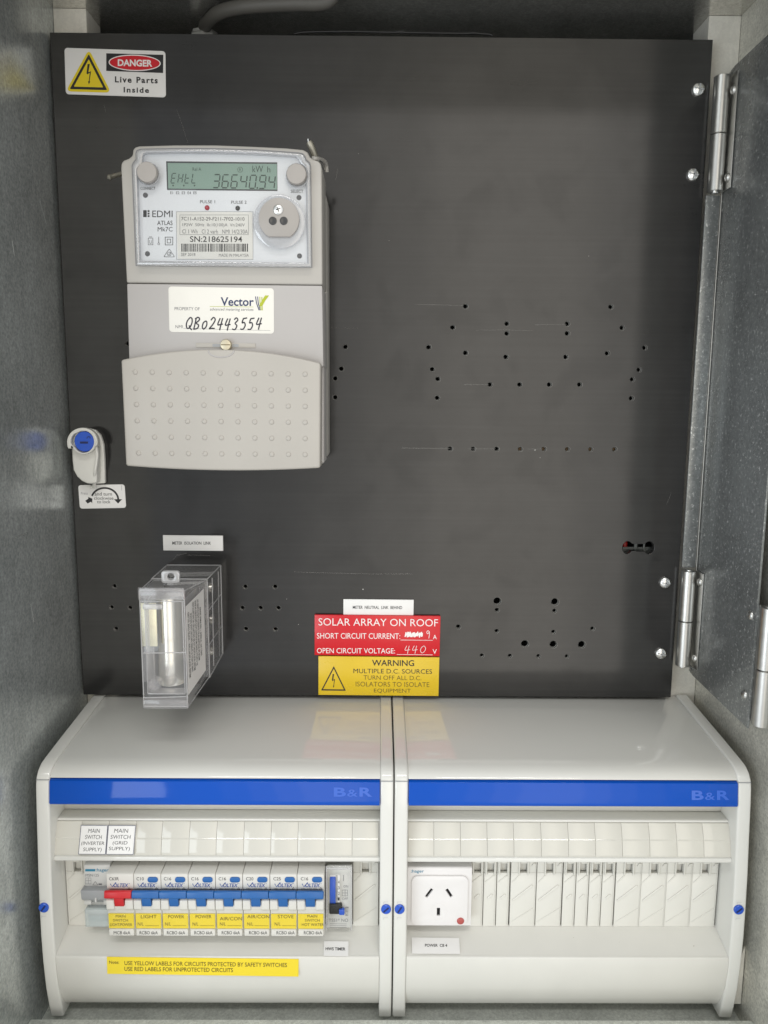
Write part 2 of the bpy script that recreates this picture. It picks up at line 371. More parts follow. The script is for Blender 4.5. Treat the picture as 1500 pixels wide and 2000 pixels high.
# ---- flat print: buckets of polygons and text, one mesh for each colour on each thing
TEXTS = []
class Ink:
    def __init__(s, name, m, parent): s.name, s.m, s.parent, s.polys, s.k = name, m, parent, [], 0; PRINTS.append(s)
    def poly(s, pts): s.polys.append([Vector(p) for p in pts]); return s
    def text(s, t, quad, bold=0.0, shear=0.0, space=1.0): TEXTS.append((s, t, quad, bold, shear, space)); return s
PRINTS = []
def qd(x0, y0, x1, y1, pl, dy=0.0, dx=0.0):
    """text box in photo pixels on a plane: right side lower by dy, bottom shifted by dx"""
    return (W(x0+dx, y1, pl), W(x1+dx, y1+dy, pl), W(x1, y0+dy, pl), W(x0, y0, pl))
def ring_polys(k, outer, inner):
    n = len(outer)
    for i in range(n): k.poly([outer[i], outer[(i+1) % n], inner[(i+1) % n], inner[i]])
def stroke(k, pts, width, lift=0.0):
    """a flat mitred ribbon through points (world mm, in a plane facing -Y)"""
    P = [Vector(p) for p in pts]; L_, R_ = [], []
    for i, p in enumerate(P):
        d = P[min(i+1, len(P)-1)]-P[max(i-1, 0)]; n = Vector((-d.z, 0, d.x)).normalized()*width/2
        L_.append(p+n+Vector((0, -lift, 0))); R_.append(p-n+Vector((0, -lift, 0)))
    for i in range(len(P)-1): k.poly([L_[i], R_[i], R_[i+1], L_[i+1]])
def flush_prints():
    jobs = []
    for b, t, quad, bold, shear, space in TEXTS:
        cu = bpy.data.curves.new('txt', 'FONT'); cu.body = t; cu.size = 1; cu.offset = bold; cu.shear = shear; cu.space_character = space
        cu.resolution_u = 3; cu.fill_mode = 'FRONT'
        ob = bpy.data.objects.new('txt', cu); COL.objects.link(ob); jobs.append((b, quad, ob, cu))
    dg = bpy.context.evaluated_depsgraph_get(); dg.update()
    done = []
    for b, quad, ob, cu in jobs:
        me = bpy.data.meshes.new_from_object(ob.evaluated_get(dg)); done.append((b, quad, me))
    for b, quad, ob, cu in jobs: bpy.data.objects.remove(ob); bpy.data.curves.remove(cu)
    by = {}
    for b, quad, me in done: by.setdefault(id(b), []).append((quad, me))
    for b in PRINTS:
        bm = NB()
        for pts in b.polys:
            f = bm.faces.new([bm.verts.new(p) for p in pts])
        for quad, me in by.get(id(b), []):
            if not len(me.vertices): continue
            xs = [v.co.x for v in me.vertices]; ys = [v.co.y for v in me.vertices]
            x0, x1, y0, y1 = min(xs), max(xs), min(ys), max(ys)
            vs = []
            for v in me.vertices:
                u = (v.co.x-x0)/max(1e-6, x1-x0); q = (v.co.y-y0)/max(1e-6, y1-y0)
                vs.append(bm.verts.new(quad[0].lerp(quad[1], u).lerp(quad[3].lerp(quad[2], u), q)))
            for p in me.polygons:
                try: bm.faces.new([vs[i] for i in p.vertices])
                except ValueError: pass
            bpy.data.meshes.remove(me)
        if len(bm.faces):
            bm.normal_update()
            for f in bm.faces:
                if f.normal.y > 0: f.normal_flip()
            part(b.name, bm, b.m, b.parent, False)
        else: bm.free()

# ================================================================== the steel cabinet
LX, RX = -231.8, 254.0            # side walls
CZT, FZ = 260.6, -437.0           # roof and floor
FRONT = -198.0                    # front of the cabinet
REAR = 95.0
cab = thing('steel_cabinet', 'galvanised steel switchboard cabinet open at the front, holding the black panel', 'cabinet', (0, 0, FZ))
cab['kind'] = 'structure'
part('side_wall', box(NB(), LX-2, LX, FRONT, REAR, FZ-2, CZT+2), M_GALV, cab)
part('side_wall', box(NB(), RX, RX+2, FRONT, REAR, FZ-2, CZT+2), M_GALVW, cab)
part('roof_sheet', box(NB(), LX, RX, FRONT, REAR, CZT, CZT+2), M_GALVC, cab)
part('floor_sheet', box(NB(), LX, RX, FRONT+30, REAR, FZ-2, FZ), M_GALVF, cab)
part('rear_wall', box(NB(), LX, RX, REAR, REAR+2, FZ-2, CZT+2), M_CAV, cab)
part('front_sill', box(NB(), LX, RX, FRONT, -112.5, FZ+0.2, -422.6, 0.8), M_GALVF, cab)
part('mounting_flange', box(NB(), LX+0.2, -208.5, 12, 14, FZ, CZT-0.1, 0.3), M_FLANGE, cab)
part('mounting_flange', box(NB(), 231.0, RX-0.2, 12, 14, FZ, CZT-0.1, 0.3), M_FLANGE, cab)
part('flange_return', box(NB(), -210.3, -208.5, 14, 40, FZ, CZT-0.1), M_FLANGE, cab)
part('flange_return', box(NB(), 231.0, 232.8, 14, 40, FZ, CZT-0.1), M_FLANGE, cab)
part('back_plate', box(NB(), -206, 228.6, 12.5, 15.5, FZ+2, -243), M_FLANGE, cab)
part('corner_bracket', prism(NB(), [(253.6, -424), (253.6, -380), (244, -408), (240, -424)], -97, -95, 'y', 0.3), M_FLANGE, cab)

LWP = ((LX+0.05, 0, 0), (1, 0, 0))
for pts_ in (((78, 392), (84, 415), (92, 441)), ((24, 470), (28, 500)), ((60, 1180), (66, 1215)), ((30, 1050), (52, 1042))):
    part('wall_scratch', tube(NB(), [W(x, y, LWP) for x, y in pts_], 0.09, 6), M_STEEL, cab)
# flexible conduit and cable in the dark space above the panel
RP = ((0, 0, 254.0), (0, 0, 1))
bm = NB(); pts = [W(398, 62, RP)+Vector((0, 4, -40)), W(398, 62, RP)+Vector((0, 2, -14)), W(399, 58, RP), W(408, 42, RP), W(428, 25, RP), W(470, 14, RP), W(530, 9, RP), W(580, 7, RP), W(625, 6, RP), W(648, 5, RP)+Vector((0, 0, 3)), W(656, 4, RP)+Vector((0, 0, 12))]
sp = spline(pts, 10)
tube(bm, sp, 4.6, 14)
co = thing('conduit', 'grey flexible conduit bending to the side in the dark gap above the panel', 'conduit', tuple(W(398, 62, RP)+Vector((0, 0, -40))))
part('pipe', bm, M_CONDUIT, co)
c = W(398, 62, RP)
part('collar_nut', lathe(NB(), (c.x, c.y+2, c.z-15), [(9, 0), (10.5, 1), (10.5, 12), (9.5, 13), (9.5, 15), (7, 16)], 'z', 8), M_ALLOY, co)
bm = NB(); tube(bm, spline([W(575, 66, 5), W(600, 62.5, 5), W(680, 61.5, 5), W(760, 63, 5), W(850, 64.5, 5), W(945, 66, 5), W(962, 70, 5)], 6), 0.75, 8)
for px in (660, 782, 925):
    p = W(px, 61.5 if px < 800 else 64, 5); box(bm, p.x-2.6, p.x+2.6, p.y-0.9, p.y+0.9, p.z-0.9, p.z+0.6, 0.3)
tag(part('cable', bm, M_CABLE, None), 'thin black cable with clips running along the top edge of the panel', 'cable')

# ================================================================== the black panel
panel = thing('mounting_panel', 'black phenolic mounting panel drilled with many small holes', 'panel', (0, 0, -239.6))
HOLES = [(909, 598, 4), (1193, 599, 4), (884, 639, 4), (990, 632, 4), (990, 651, 4), (1108, 632, 4), (1108, 651, 4), (1215, 640, 4), (837, 678, 4), (1259, 679, 4),
         (909, 689, 4), (988, 697, 4), (1105, 697, 4), (1186, 690, 4), (844, 721, 4), (1248, 722, 4), (855, 740, 4), (1235, 741, 4), (957, 751, 4), (1015, 751, 4), (1073, 751, 4), (1132, 751, 4),
         (854, 777, 4), (1233, 778, 4), (674, 677, 4), (666, 720, 4), (654, 739, 4), (654, 776, 4), (249, 671, 4),
         (879, 876.5, 3.8), (924, 876.7, 3.8), (970, 876.8, 3.8), (1016, 877, 3.8), (1062, 877, 3.8), (1108, 877.3, 3.8), (1153.5, 877.5, 3.8), (1200, 877.7, 3.8),
         (223, 1145, 3.8), (217.5, 1186, 3.8), (253.5, 1187, 3.8), (226, 1228, 3.8),
         (478.6, 1146, 4), (537, 1146, 4), (473, 1187.5, 4), (508.5, 1187.5, 4), (543.5, 1187.7, 4), (480, 1228.5, 4), (537.5, 1229, 4),
         (971, 1174, 7), (1083.5, 1175.5, 7), (970.5, 1191.5, 3.8), (1083, 1193, 3.8), (895, 1224, 3.9), (970, 1232.5, 3.8), (1081, 1234, 3.8), (1157, 1228, 3.8),
         (1025, 1257.5, 7), (1080.5, 1258.5, 7), (1136, 1259, 7), (941, 1280.3, 3.6), (996, 1281, 3.6), (1051.5, 1281.5, 3.6), (1107, 1282, 3.6)]
holes = []
for px, py, r in HOLES:
    p = W(px, py, 0); holes.append(circle(p.x, p.z, r*0.383, 14))
a = W(1226, 1069.5, 0); b = W(1268, 1070, 0)
db = []
for i in range(13):
    t = math.radians(35+290*i/12); db.append((a.x+4.0*math.cos(t), a.z+4.9*math.sin(t)))
for i in range(13):
    t = math.radians(215+290*i/12); db.append((b.x+4.0*math.cos(t), b.z+4.9*math.sin(t)))
holes.append(db)
board = plate_holes('board', [(-230, -239.6), (230, -239.6), (230, 239.6), (-230, 239.6)], holes, 0, 8, M_BOARD, panel, 0.35, False)
# chamfer round each hole, painted pale and set off-centre as a lit crescent
for px, py, r in HOLES:
    p = W(px, py, 0); rr = r*0.383; q = NB()
    n = 16; ex, ez = random.uniform(0.18, 0.42), random.uniform(-0.18, 0.12)
    o_ = [q.verts.new((p.x+ex+(rr+0.42)*math.cos(2*math.pi*i/n), -0.03, p.z+ez+(rr+0.42)*math.sin(2*math.pi*i/n))) for i in range(n)]
    m_ = [q.verts.new((p.x+(rr+0.05)*math.cos(2*math.pi*i/n), 0.25, p.z+(rr+0.05)*math.sin(2*math.pi*i/n))) for i in range(n)]
    i_ = [q.verts.new((p.x+(rr-0.12)*math.cos(2*math.pi*i/n), 1.6, p.z+(rr-0.12)*math.sin(2*math.pi*i/n))) for i in range(n)]
    for A, B in ((o_, m_), (m_, i_)):
        for i in range(n): q.faces.new((A[i], A[(i+1) % n], B[(i+1) % n], B[i]))
    bmesh.ops.recalc_face_normals(q, faces=q.faces)
    for f in q.faces:
        if f.normal.y > 0: f.normal_flip()
    part('hole_rim', q, M_RIM, panel)
for px in (1016, 1062, 1108, 1153.5, 1200):
    p = W(px, 877.3, 0); part('hole_backing', lathe(NB(), (p.x, 3.5, p.z), [(1.42, 0), (1.42, 1)], 'y', 12), M_TAN, panel)
# slotted pan-head screws that hold the hinges
for px, py in ((1365, 174), (1354.5, 340.5), (1300, 1138.5), (1291.5, 1277)):
    p = W(px, py, -1.5)
    s_ = part('screw', lathe(NB(), (p.x, -0.02, p.z), [(4.7, 0), (4.6, -1.0), (4.0, -2.0), (2.6, -2.7), (0.6, -2.95)], 'y', 28), M_SCREW, panel)
    q = NB(); an = random.uniform(-0.3, 0.3)
    for dx, dz in ((0.35, 3.4), (3.4, 0.35)):
        prism(q, [(p.x+u*math.cos(an)-v*math.sin(an), p.z+u*math.sin(an)+v*math.cos(an)) for u, v in ((-dx, -dz), (dx, -dz), (dx, dz), (-dx, dz))], -2.2, -3.0)
    part('screw_slot', q, M_GREYT, s_)
# scratches: long rubbed lines and nicks
for pts, wd in (([(575, 1117), (640, 1119), (730, 1121), (805, 1121)], 0.35), ([(345, 213), (352, 232), (358, 252), (367, 279)], 0.3), ([(203, 205), (206, 218)], 0.3),
                ([(785, 875), (880, 876)], 0.5), ([(915, 876.6), (968, 876.8)], 0.4), ([(1030, 877), (1060, 877)], 0.3), ([(905, 751), (955, 751)], 0.4), ([(810, 594), (905, 597)], 0.35),
                ([(1045, 634), (1106, 634)], 0.35), ([(930, 645), (985, 644), (1040, 646)], 0.25), ([(338, 1093), (345, 1085), (365, 1080)], 0.5), ([(365, 1084), (410, 1085)], 0.4),
                ([(660, 330), (655, 352)], 0.5), ([(1302, 985), (1312, 960)], 0.25), ([(610, 640), (700, 641)], 0.2)):
    stroke(Ink('scratch', M_SCRATCH, board), [W(x, y, -0.06) for x, y in pts], wd, random.uniform(0, 0.02))
ck = Ink('chip', mat('pale_chip', (0.5, 0.49, 0.46), 0.6), board)
for px, py, r in ((709, 1151, 0.7), (1045, 879, 0.6), (583, 1220, 0.4), (1055, 894, 0.3), (560, 1170, 0.3), (760, 470, 0.25), (1150, 500, 0.25), (700, 300, 0.25)):
    p = W(px, py, -0.05); ck.poly([Vector((p.x+r*random.uniform(0.5, 1)*math.cos(t), p.y, p.z+r*random.uniform(0.5, 1)*math.sin(t))) for t in [k*math.pi/3 for k in range(6)]])
# cables seen through the long slot
p = W(1219, 1064, 14); q = W(1222, 1090, 14)
bm = tube(NB(), spline([(p.x-4, 14, p.z+22), (p.x, 13, p.z), (q.x-2, 15, q.z-20)], 6), 2.2, 10)
tag(part('cable', bm, M_CABLER, None), 'red cable glimpsed through the slotted cable hole in the panel', 'cable')
p = W(1250, 1070, 12); bm = NB(); box(bm, p.x-14, p.x+10, 10.5, 13, p.z-4.5, p.z+1, 0.6); box(bm, p.x-5.5, p.x-3.0, 9.2, 10.6, p.z-8, p.z+4, 0.4); box(bm, p.x+1.5, p.x+3.0, 9.2, 10.6, p.z-8, p.z+4, 0.4)
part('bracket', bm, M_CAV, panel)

# ================================================================== hinges and the hinge plate
plate = thing('hinge_plate', 'dark speckled galvanised plate beside the panel, between two pairs of hinges', 'metal plate', (242, -50, -222))
zt, zb = 219.0, -218.5
part('sheet', prism(NB(), [(-3.5, zb+1.0), (-3.5, zt-1), (-9, zt), (-98.2, zt), (-98.2, zb-3), (-9, zb)], 242.2, 243.6, 'x', 0.25), M_PLATE, plate)
part('edge_fold', box(NB(), 241.2, 242.1, -4.4, -3.2, zb+2, zt-2, 0.3), M_STEEL, plate)
part('edge_return', box(NB(), 230.7, 241.0, -3.6, -2.2, -134.5, 135.5, 0.3), M_PLATE, plate)
for z in (202, 145, -143.5, -203):
    part('rivet', lathe(NB(), (241.3, -13.0, z), [(3.1, 0), (3.0, -0.9), (2.2, -1.9), (0.8, -2.4)], 'x', 20), M_STEEL, plate)
for z in (-147, -201):
    part('rivet', lathe(NB(), (242.25, -91, z), [(3.1, 0), (3.0, -0.8), (2.2, -1.6), (0.8, -1.9)], 'x', 20), M_STEEL, plate)
def hinge(label, x, y, z1, zm, z0, r, leaf):
    h = thing('hinge', label, 'hinge', (x, y, z0), 'steel butt hinges')
    for a, b in ((zm+0.25, z1), (z0, zm-0.25)):
        part('knuckle', lathe(NB(), (x, y, a), [(r-0.5, 0), (r, 0.4), (r, b-a-0.4), (r-0.5, b-a)], 'z', 28), M_STEEL, h)
    part('pin', lathe(NB(), (x, y, z0-1.0), [(r*0.5, 0), (r*0.5, z1-z0+1.6)], 'z', 16), M_SCREW, h)
    part('leaf', box(NB(), *leaf, z0+0.3, z1-0.3, 0.2), M_STEEL, h)
    return h
hinge('bright steel barrel hinge at the panel corner above the drilled holes', 235.6, -6.2, 213.5, 175.2, 137.0, 5.4, (241.2, 242.0, -17.5, -4.0))
hinge('bright steel barrel hinge beside the panel, next to the slotted cable hole', 235.0, -6.2, -136.2, -175.6, -211.2, 5.4, (241.2, 242.0, -17.5, -4.0))
hinge('large steel barrel hinge on the outer edge of the speckled plate', 247.3, -104.0, -138.0, -179.0, -216.5, 5.5, (243.8, 245.2, -99, -82))

# ================================================================== signs on the panel
def sign(name, label, corners, Y, thick, m, r=0.0, cat='sign', group=None, bevel=0.12):
    P = [W(x, y, Y) for x, y in corners]                 # tl tr br bl
    c = sum(P, Vector())/4
    u = ((P[1]-P[0])+(P[2]-P[3])).normalized(); wd = ((P[1]-P[0]).length+(P[2]-P[3]).length)/2
    v = Vector((-u.z, 0, u.x)); hg = ((P[0]-P[3]).length+(P[1]-P[2]).length)/2
    pts = rrect(-wd/2, wd/2, -hg/2, hg/2, r) if r else [(-wd/2, -hg/2), (wd/2, -hg/2), (wd/2, hg/2), (-wd/2, hg/2)]
    t = thing(name, label, cat, (c.x, 0, c.z-hg/2), group)
    part('plate', prism(NB(), [(c.x+u.x*a+v.x*b, c.z+u.z*a+v.z*b) for a, b in pts], Y, Y+thick, 'y', bevel), m, t)
    return t
Yd = -0.5
t = sign('danger_sign', 'white sticker with DANGER in a red oval and a yellow bolt triangle', [(127, 94), (324, 99), (323, 191), (127, 183)], Yd, 0.45, M_PAPER, 2.2)
def rtri(apex, bl, br, r, pl, n=6):
    """triangle with rounded corners, in pixels"""
    P = [Vector((*apex, 0)), Vector((*br, 0)), Vector((*bl, 0))]; out = []
    for i in range(3):
        p, a, b = P[i], P[i-1], P[(i+1) % 3]
        s_, e_ = p+(a-p).normalized()*r, p+(b-p).normalized()*r
        for k in range(n+1):
            q = k/n; z = s_*(1-q)**2+p*2*q*(1-q)+e_*q*q; out.append(W(z.x, z.y, pl))
    return out
def tri_scale(apex, bl, br, f):
    cx, cy = (apex[0]+bl[0]+br[0])/3, (apex[1]+bl[1]+br[1])/3
    return [(cx+(p[0]-cx)*f, cy+(p[1]-cy)*f) for p in (apex, bl, br)]
T3 = ((173.5, 96), (128.5, 178.5), (217, 181))
Ink('printed_triangle', M_YELP, t).poly(rtri(*T3, 12, Yd-0.10))
k = Ink('triangle_outline', M_BLACK, t); ring_polys(k, rtri(*tri_scale(*T3, 0.83), 3, Yd-0.16), rtri(*tri_scale(*T3, 0.65), 2, Yd-0.16))
def bolt(k, cx, cy, s, pl):
    k.poly([W(cx+x*s, cy+y*s, pl) for x, y in ((-0.10, -1.0), (0.12, -1.0), (-0.02, -0.18), (-0.20, -0.10))])
    k.poly([W(cx+x*s, cy+y*s, pl) for x, y in ((-0.20, -0.10), (-0.02, -0.18), (0.24, -0.30), (0.22, -0.20), (-0.13, 0.02))])
    k.poly([W(cx+x*s, cy+y*s, pl) for x, y in ((0.22, -0.20), (0.24, -0.30), (0.10, 0.72), (0.02, 0.72), (0.12, -0.16))])
    k.poly([W(cx+x*s, cy+y*s, pl) for x, y in ((-0.06, 0.68), (0.16, 0.70), (0.03, 1.0))])
bolt(k, 173, 145, 20, Yd-0.16)
k.poly([W(*p, Yd-0.1) for p in ((207.5, 104), (319, 107), (318.5, 142.5), (207.5, 138.5))])
def ell(cx, cy, rx, ry, pl, sl=0.025, n=40): return [W(cx+rx*math.cos(2*math.pi*i/n), cy+ry*math.sin(2*math.pi*i/n)+sl*rx*math.cos(2*math.pi*i/n), pl) for i in range(n)]
kw = Ink('oval_border', M_WPRINT, t); kw.poly(ell(263, 122.7, 51, 16, Yd-0.16))
Ink('red_oval', M_REDP, t).poly(ell(263, 122.7, 49, 14, Yd-0.22))
Ink('lettering', M_WPRINT, t).text('DANGER', qd(230, 115.5, 297.5, 129, Yd-0.28, 1.5), 0.035)
k.text('Live Parts', qd(224.5, 149, 308, 161, Yd-0.16, 2), 0.028, 0, 1.25); k.text('Inside', qd(241.5, 169.8, 291, 180.5, Yd-0.16, 1.2), 0.028, 0, 1.25)

t = sign('instruction_label', 'white rounded label with a curved arrow, and turn clockwise to lock', [(152.4, 947.5), (243.6, 946), (246, 992), (156, 993.5)], Yd, 0.45, M_PAPER, 2.0, 'label')
k = Ink('lettering', M_BLACK, t)
k2 = Ink('faint_lettering', M_GREYL, t); k2.text('Press', qd(158, 961, 171.4, 966, Yd-0.1)); 
stroke(k2, [W(237, 948, Yd-0.1), W(237.6, 958, Yd-0.1)], 0.25)
k.text('and turn', qd(185, 961.5, 218.6, 968, Yd-0.1)); k.text('clockwise', qd(183.6, 969.8, 221.6, 976, Yd-0.1)); k.text('to lock', qd(189.6, 976.8, 215.6, 983, Yd-0.1))
stroke(k, [W(204.5+26.5*math.cos(a), 976.5-23.5*math.sin(a), Yd-0.1) for a in [math.radians(160-160*i/20) for i in range(21)]], 1.35, 0.03)
k.poly([W(*p, Yd-0.1) for p in ((222.5, 975), (238.5, 975), (230.5, 983.5))])
k.poly([W(*p, Yd-0.1) for p in ((166.5, 978), (172.5, 974), (172, 970.5), (180.3, 974), (180, 982.5), (177.5, 980), (171, 983.5))])

Ye = -1.6
t = sign('name_plate', 'small white plate reading METER ISOLATION LINK above the clear link box', [(318, 1045.3), (435, 1046.3), (435.8, 1076), (319, 1075)], Ye, 1.5, M_PAPER, 0, 'label')
Ink('lettering', M_BLACK, t).text('METER  ISOLATION  LINK', qd(336.5, 1057.6, 412, 1063.6, Ye-0.08, 0.3), 0.012)
t = sign('name_plate', 'small white plate reading METER NEUTRAL LINK BEHIND above the red sign', [(670.7, 1170.3), (807.7, 1172), (808, 1201.5), (670.7, 1200.5)], Ye, 1.5, M_PAPER, 0, 'label')
Ink('lettering', M_BLACK, t).text('METER  NEUTRAL  LINK  BEHIND', qd(689, 1183, 785.5, 1189, Ye-0.08, 0.8), 0.012)

Yr = -3.0
t = sign('solar_sign', 'red engraved sign reading SOLAR ARRAY ON ROOF with handwritten values', [(614.6, 1201), (860.5, 1203.6), (858.6, 1282), (614, 1279.6)], Yr, 2.9, M_RED, 0, 'sign', None, 0.3)
k = Ink('lettering', M_WPRINT, t); pl = Yr-0.08
k.text('SOLAR ARRAY ON ROOF', qd(622, 1207.4, 855.5, 1221.6, pl, 2), -0.004); k.text('SHORT CIRCUIT CURRENT:', qd(619, 1236.2, 781.6, 1247.2, pl, 0.8))
k.text('A', qd(845.6, 1240, 853, 1248.4, pl)); k.text('OPEN CIRCUIT VOLTAGE:', qd(619, 1265.6, 771.4, 1275.8, pl, 0.6)); k.text('V', qd(845, 1268, 853, 1277, pl))
stroke(k, [W(782, 1250, pl), W(845, 1250.6, pl)], 0.32); stroke(k, [W(775, 1278.2, pl), W(845, 1279, pl)], 0.32)
HAND = {'Q': [[(0.75, 0.9), (0.45, 1.0), (0.1, 0.7), (0.05, 0.35), (0.25, 0.1), (0.6, 0.2), (0.8, 0.6), (0.7, 0.95)], [(0.45, 0.35), (0.65, 0.1), (0.95, -0.02)]],
        'B': [[(0.25, 0.95), (0.2, 0.5), (0.12, 0.02)], [(0.1, 0.85), (0.5, 1.0), (0.75, 0.8), (0.35, 0.52), (0.72, 0.35), (0.6, 0.08), (0.05, 0.0)]],
        '0': [[(0.5, 0.72), (0.2, 0.55), (0.15, 0.2), (0.4, 0.05), (0.7, 0.3), (0.68, 0.62), (0.48, 0.74)]],
        '2': [[(0.15, 0.75), (0.45, 0.98), (0.75, 0.8), (0.5, 0.4), (0.1, 0.05), (0.45, 0.08), (0.85, 0.06)]],
        '4': [[(0.35, 0.95), (0.12, 0.42), (0.5, 0.42), (0.85, 0.46)], [(0.7, 0.95), (0.58, 0.45), (0.5, -0.05)]],
        '3': [[(0.2, 0.85), (0.5, 1.0), (0.72, 0.8), (0.4, 0.55), (0.7, 0.35), (0.5, 0.03), (0.08, 0.08)]],
        '5': [[(0.35, 0.95), (0.25, 0.58), (0.55, 0.6), (0.72, 0.35), (0.5, 0.05), (0.1, 0.06)], [(0.35, 0.93), (0.6, 0.95), (0.85, 0.98)]],
        '9': [[(0.75, 0.85), (0.45, 1.0), (0.2, 0.8), (0.4, 0.6), (0.7, 0.8), (0.72, 0.5), (0.6, 0.0)]],
        'O': [[(0.6, 0.95), (0.25, 0.7), (0.15, 0.3), (0.4, 0.05), (0.75, 0.3), (0.85, 0.7), (0.55, 0.97)]]}
def handwrite(k, s, x0, y0, x1, y1, pl, width, slant=0.12, jit=0.03):
    n = len(s); cw = (x1-x0)/n
    for i, ch in enumerate(s):
        ja, jb = random.uniform(-jit, jit), random.uniform(-jit, jit)
        for si, st in enumerate(HAND[ch]):
            sp = spline([(u, v, 0) for u, v in st], 5)
            stroke(k, [W(x0+cw*(i+0.04+p.x*0.92+slant*p.y+ja), y1-(y1-y0)*(p.y+jb), pl) for p in sp], width, 0.03*si+0.015*(i % 2))
handwrite(k, '9', 831, 1231.5, 842, 1246.5, pl, 0.42, 0.0)
handwrite(k, '44O', 788, 1260.5, 833, 1276, pl, 0.36, 0.05)
sb = []
for i in range(16): sb += [(792+i*2.2+random.uniform(-1, 1), 1235+random.uniform(-1.5, 1.5)), (791+i*2.2+random.uniform(-1, 1), 1244.5+random.uniform(-2, 1))]
for i in range(len(sb)-1): stroke(k, [W(*sb[i], pl-0.004*i), W(*sb[i+1], pl-0.004*i)], 0.75)

t = sign('warning_sign', 'yellow engraved sign reading WARNING MULTIPLE D.C. SOURCES below the red sign', [(621.6, 1281.6), (858, 1284.2), (856.9, 1359.6), (622, 1357.4)], Yr+0.3, 2.6, M_YEL, 0, 'sign', None, 0.3)
pl = Yr+0.3-0.08
k = Ink('lettering', M_BROWN, t)
kb = Ink('bold_lettering', M_BLACK, t)
kb.text('WARNING', qd(726.6, 1288.6, 808.9, 1300.4, pl, 0.8), 0.012); kb.text('MULTIPLE D.C. SOURCES', qd(690.3, 1306, 843.9, 1314.8, pl, 1.3))
k.text('TURN OFF ALL D.C.', qd(710, 1319, 823, 1327.4, pl, 1.2), -0.006); k.text('ISOLATORS TO ISOLATE', qd(694.8, 1331.4, 838.6, 1340.6, pl, 1.2), -0.006); k.text('EQUIPMENT', qd(730.4, 1345, 802.5, 1353.8, pl, 0.6), -0.006)
T3 = ((651.9, 1301), (627, 1348.6), (675.6, 1349.2))
ring_polys(kb, rtri(*T3, 0.8, pl, 2), rtri(*tri_scale(*T3, 0.84), 0.8, pl, 2)); bolt(kb, 651, 1330, 13.5, pl)

# ================================================================== cabinet lock on the panel edge
c = W(165, 862.4, -16)
lk = thing('cabinet_lock', 'white plastic quarter-turn lock with a blue slotted knob on the panel edge', 'lock', (c.x, 0, W(170, 946, 0).z))
def pxpoly(pts, Y): return [(W(x, y, Y).x, W(x, y, Y).z) for x, y in pts]
pod = [(205, 944), (204, 900), (202, 868), (196, 850), (186, 840), (174, 836.5), (160, 838), (148, 846), (142, 858), (141, 880), (142, 905), (144, 918), (150, 930), (160, 939), (172, 944), (182, 945.5)]
part('housing', prism(NB(), pxpoly(pod, -4), -0.05, -4, 'y', 0.9), M_WHITE2, lk)
pod2 = [(189, 943), (189.5, 900), (190, 872), (181, 846), (165, 843), (150, 850), (141, 866), (140, 880), (141, 900), (143, 918), (150, 931), (160, 940), (170, 944.5), (178, 945)]
part('front_shell', prism(NB(), pxpoly(pod2, -12), -4.05, -12, 'y', 1.2, 3), M_WHITE2, lk)
arc = []
for i in range(33):
    a_ = math.radians(-8+196*i/32); arc.append((161+30*math.cos(a_), 863.5-28*math.sin(a_)))
lo = []
for i in range(13):
    a_ = math.radians(200+142*i/12); lo.append((163.5+24.5*math.cos(a_), 862.5-24.5*math.sin(a_)))
outer = arc+[(131.6, 872), (134, 876), (140, 876)]+lo+[(186, 874), (190, 869)]
inner = [(163.3+20.5*math.cos(math.radians(i*15)), 862.8-21.5*math.sin(math.radians(i*15))) for i in range(24)]
inner = [(x-4.5 if x < 152 and y < 871 else x, y) for x, y in inner]
plate_holes('collar_ring', pxpoly(outer, -16.5), [pxpoly(inner, -16.5)], -17, 4.95, M_WHITE2, lk, 0.5)
part('knob', lathe(NB(), (c.x, -12.05, c.z), [(7.4, 0), (7.4, -3.6), (7.0, -4.2), (0.5, -4.3)], 'y', 36), M_BSCREW, lk)
q = NB(); p = W(164, 864.3, -16.4); box(q, p.x-2.9, p.x+2.9, -16.5, -16.3, p.z-0.75, p.z+0.75); part('knob_slot', q, M_SLOT, lk)
k = Ink('knob_mark', M_SLOT, lk); stroke(k, [W(173+3.2*math.cos(a_), 856-3.2*math.sin(a_), -16.46) for a_ in [math.radians(200-200*i/8) for i in range(9)]], 0.5)
arm = spline([W(188, 872, -13), W(189.5, 888, -13), W(188, 905, -13), W(185, 925, -12), W(184, 952, -4)], 6)
q = NB(); tube(q, arm, 1.25, 8); part('locking_arm', q, M_WHITE2, lk)
p = W(180, 951.5, -3); part('arm_foot', box(NB(), p.x-1.9, p.x+1.9, -3.2, -1.0, p.z-1, p.z+1, 0.3), M_WHITE2, lk)
p = W(194.5, 917.5, -4); part('pin', lathe(NB(), (p.x, -4, p.z), [(1.4, 0), (1.2, -0.9), (0.4, -1.3)], 'y', 12), M_WHITE2, lk)

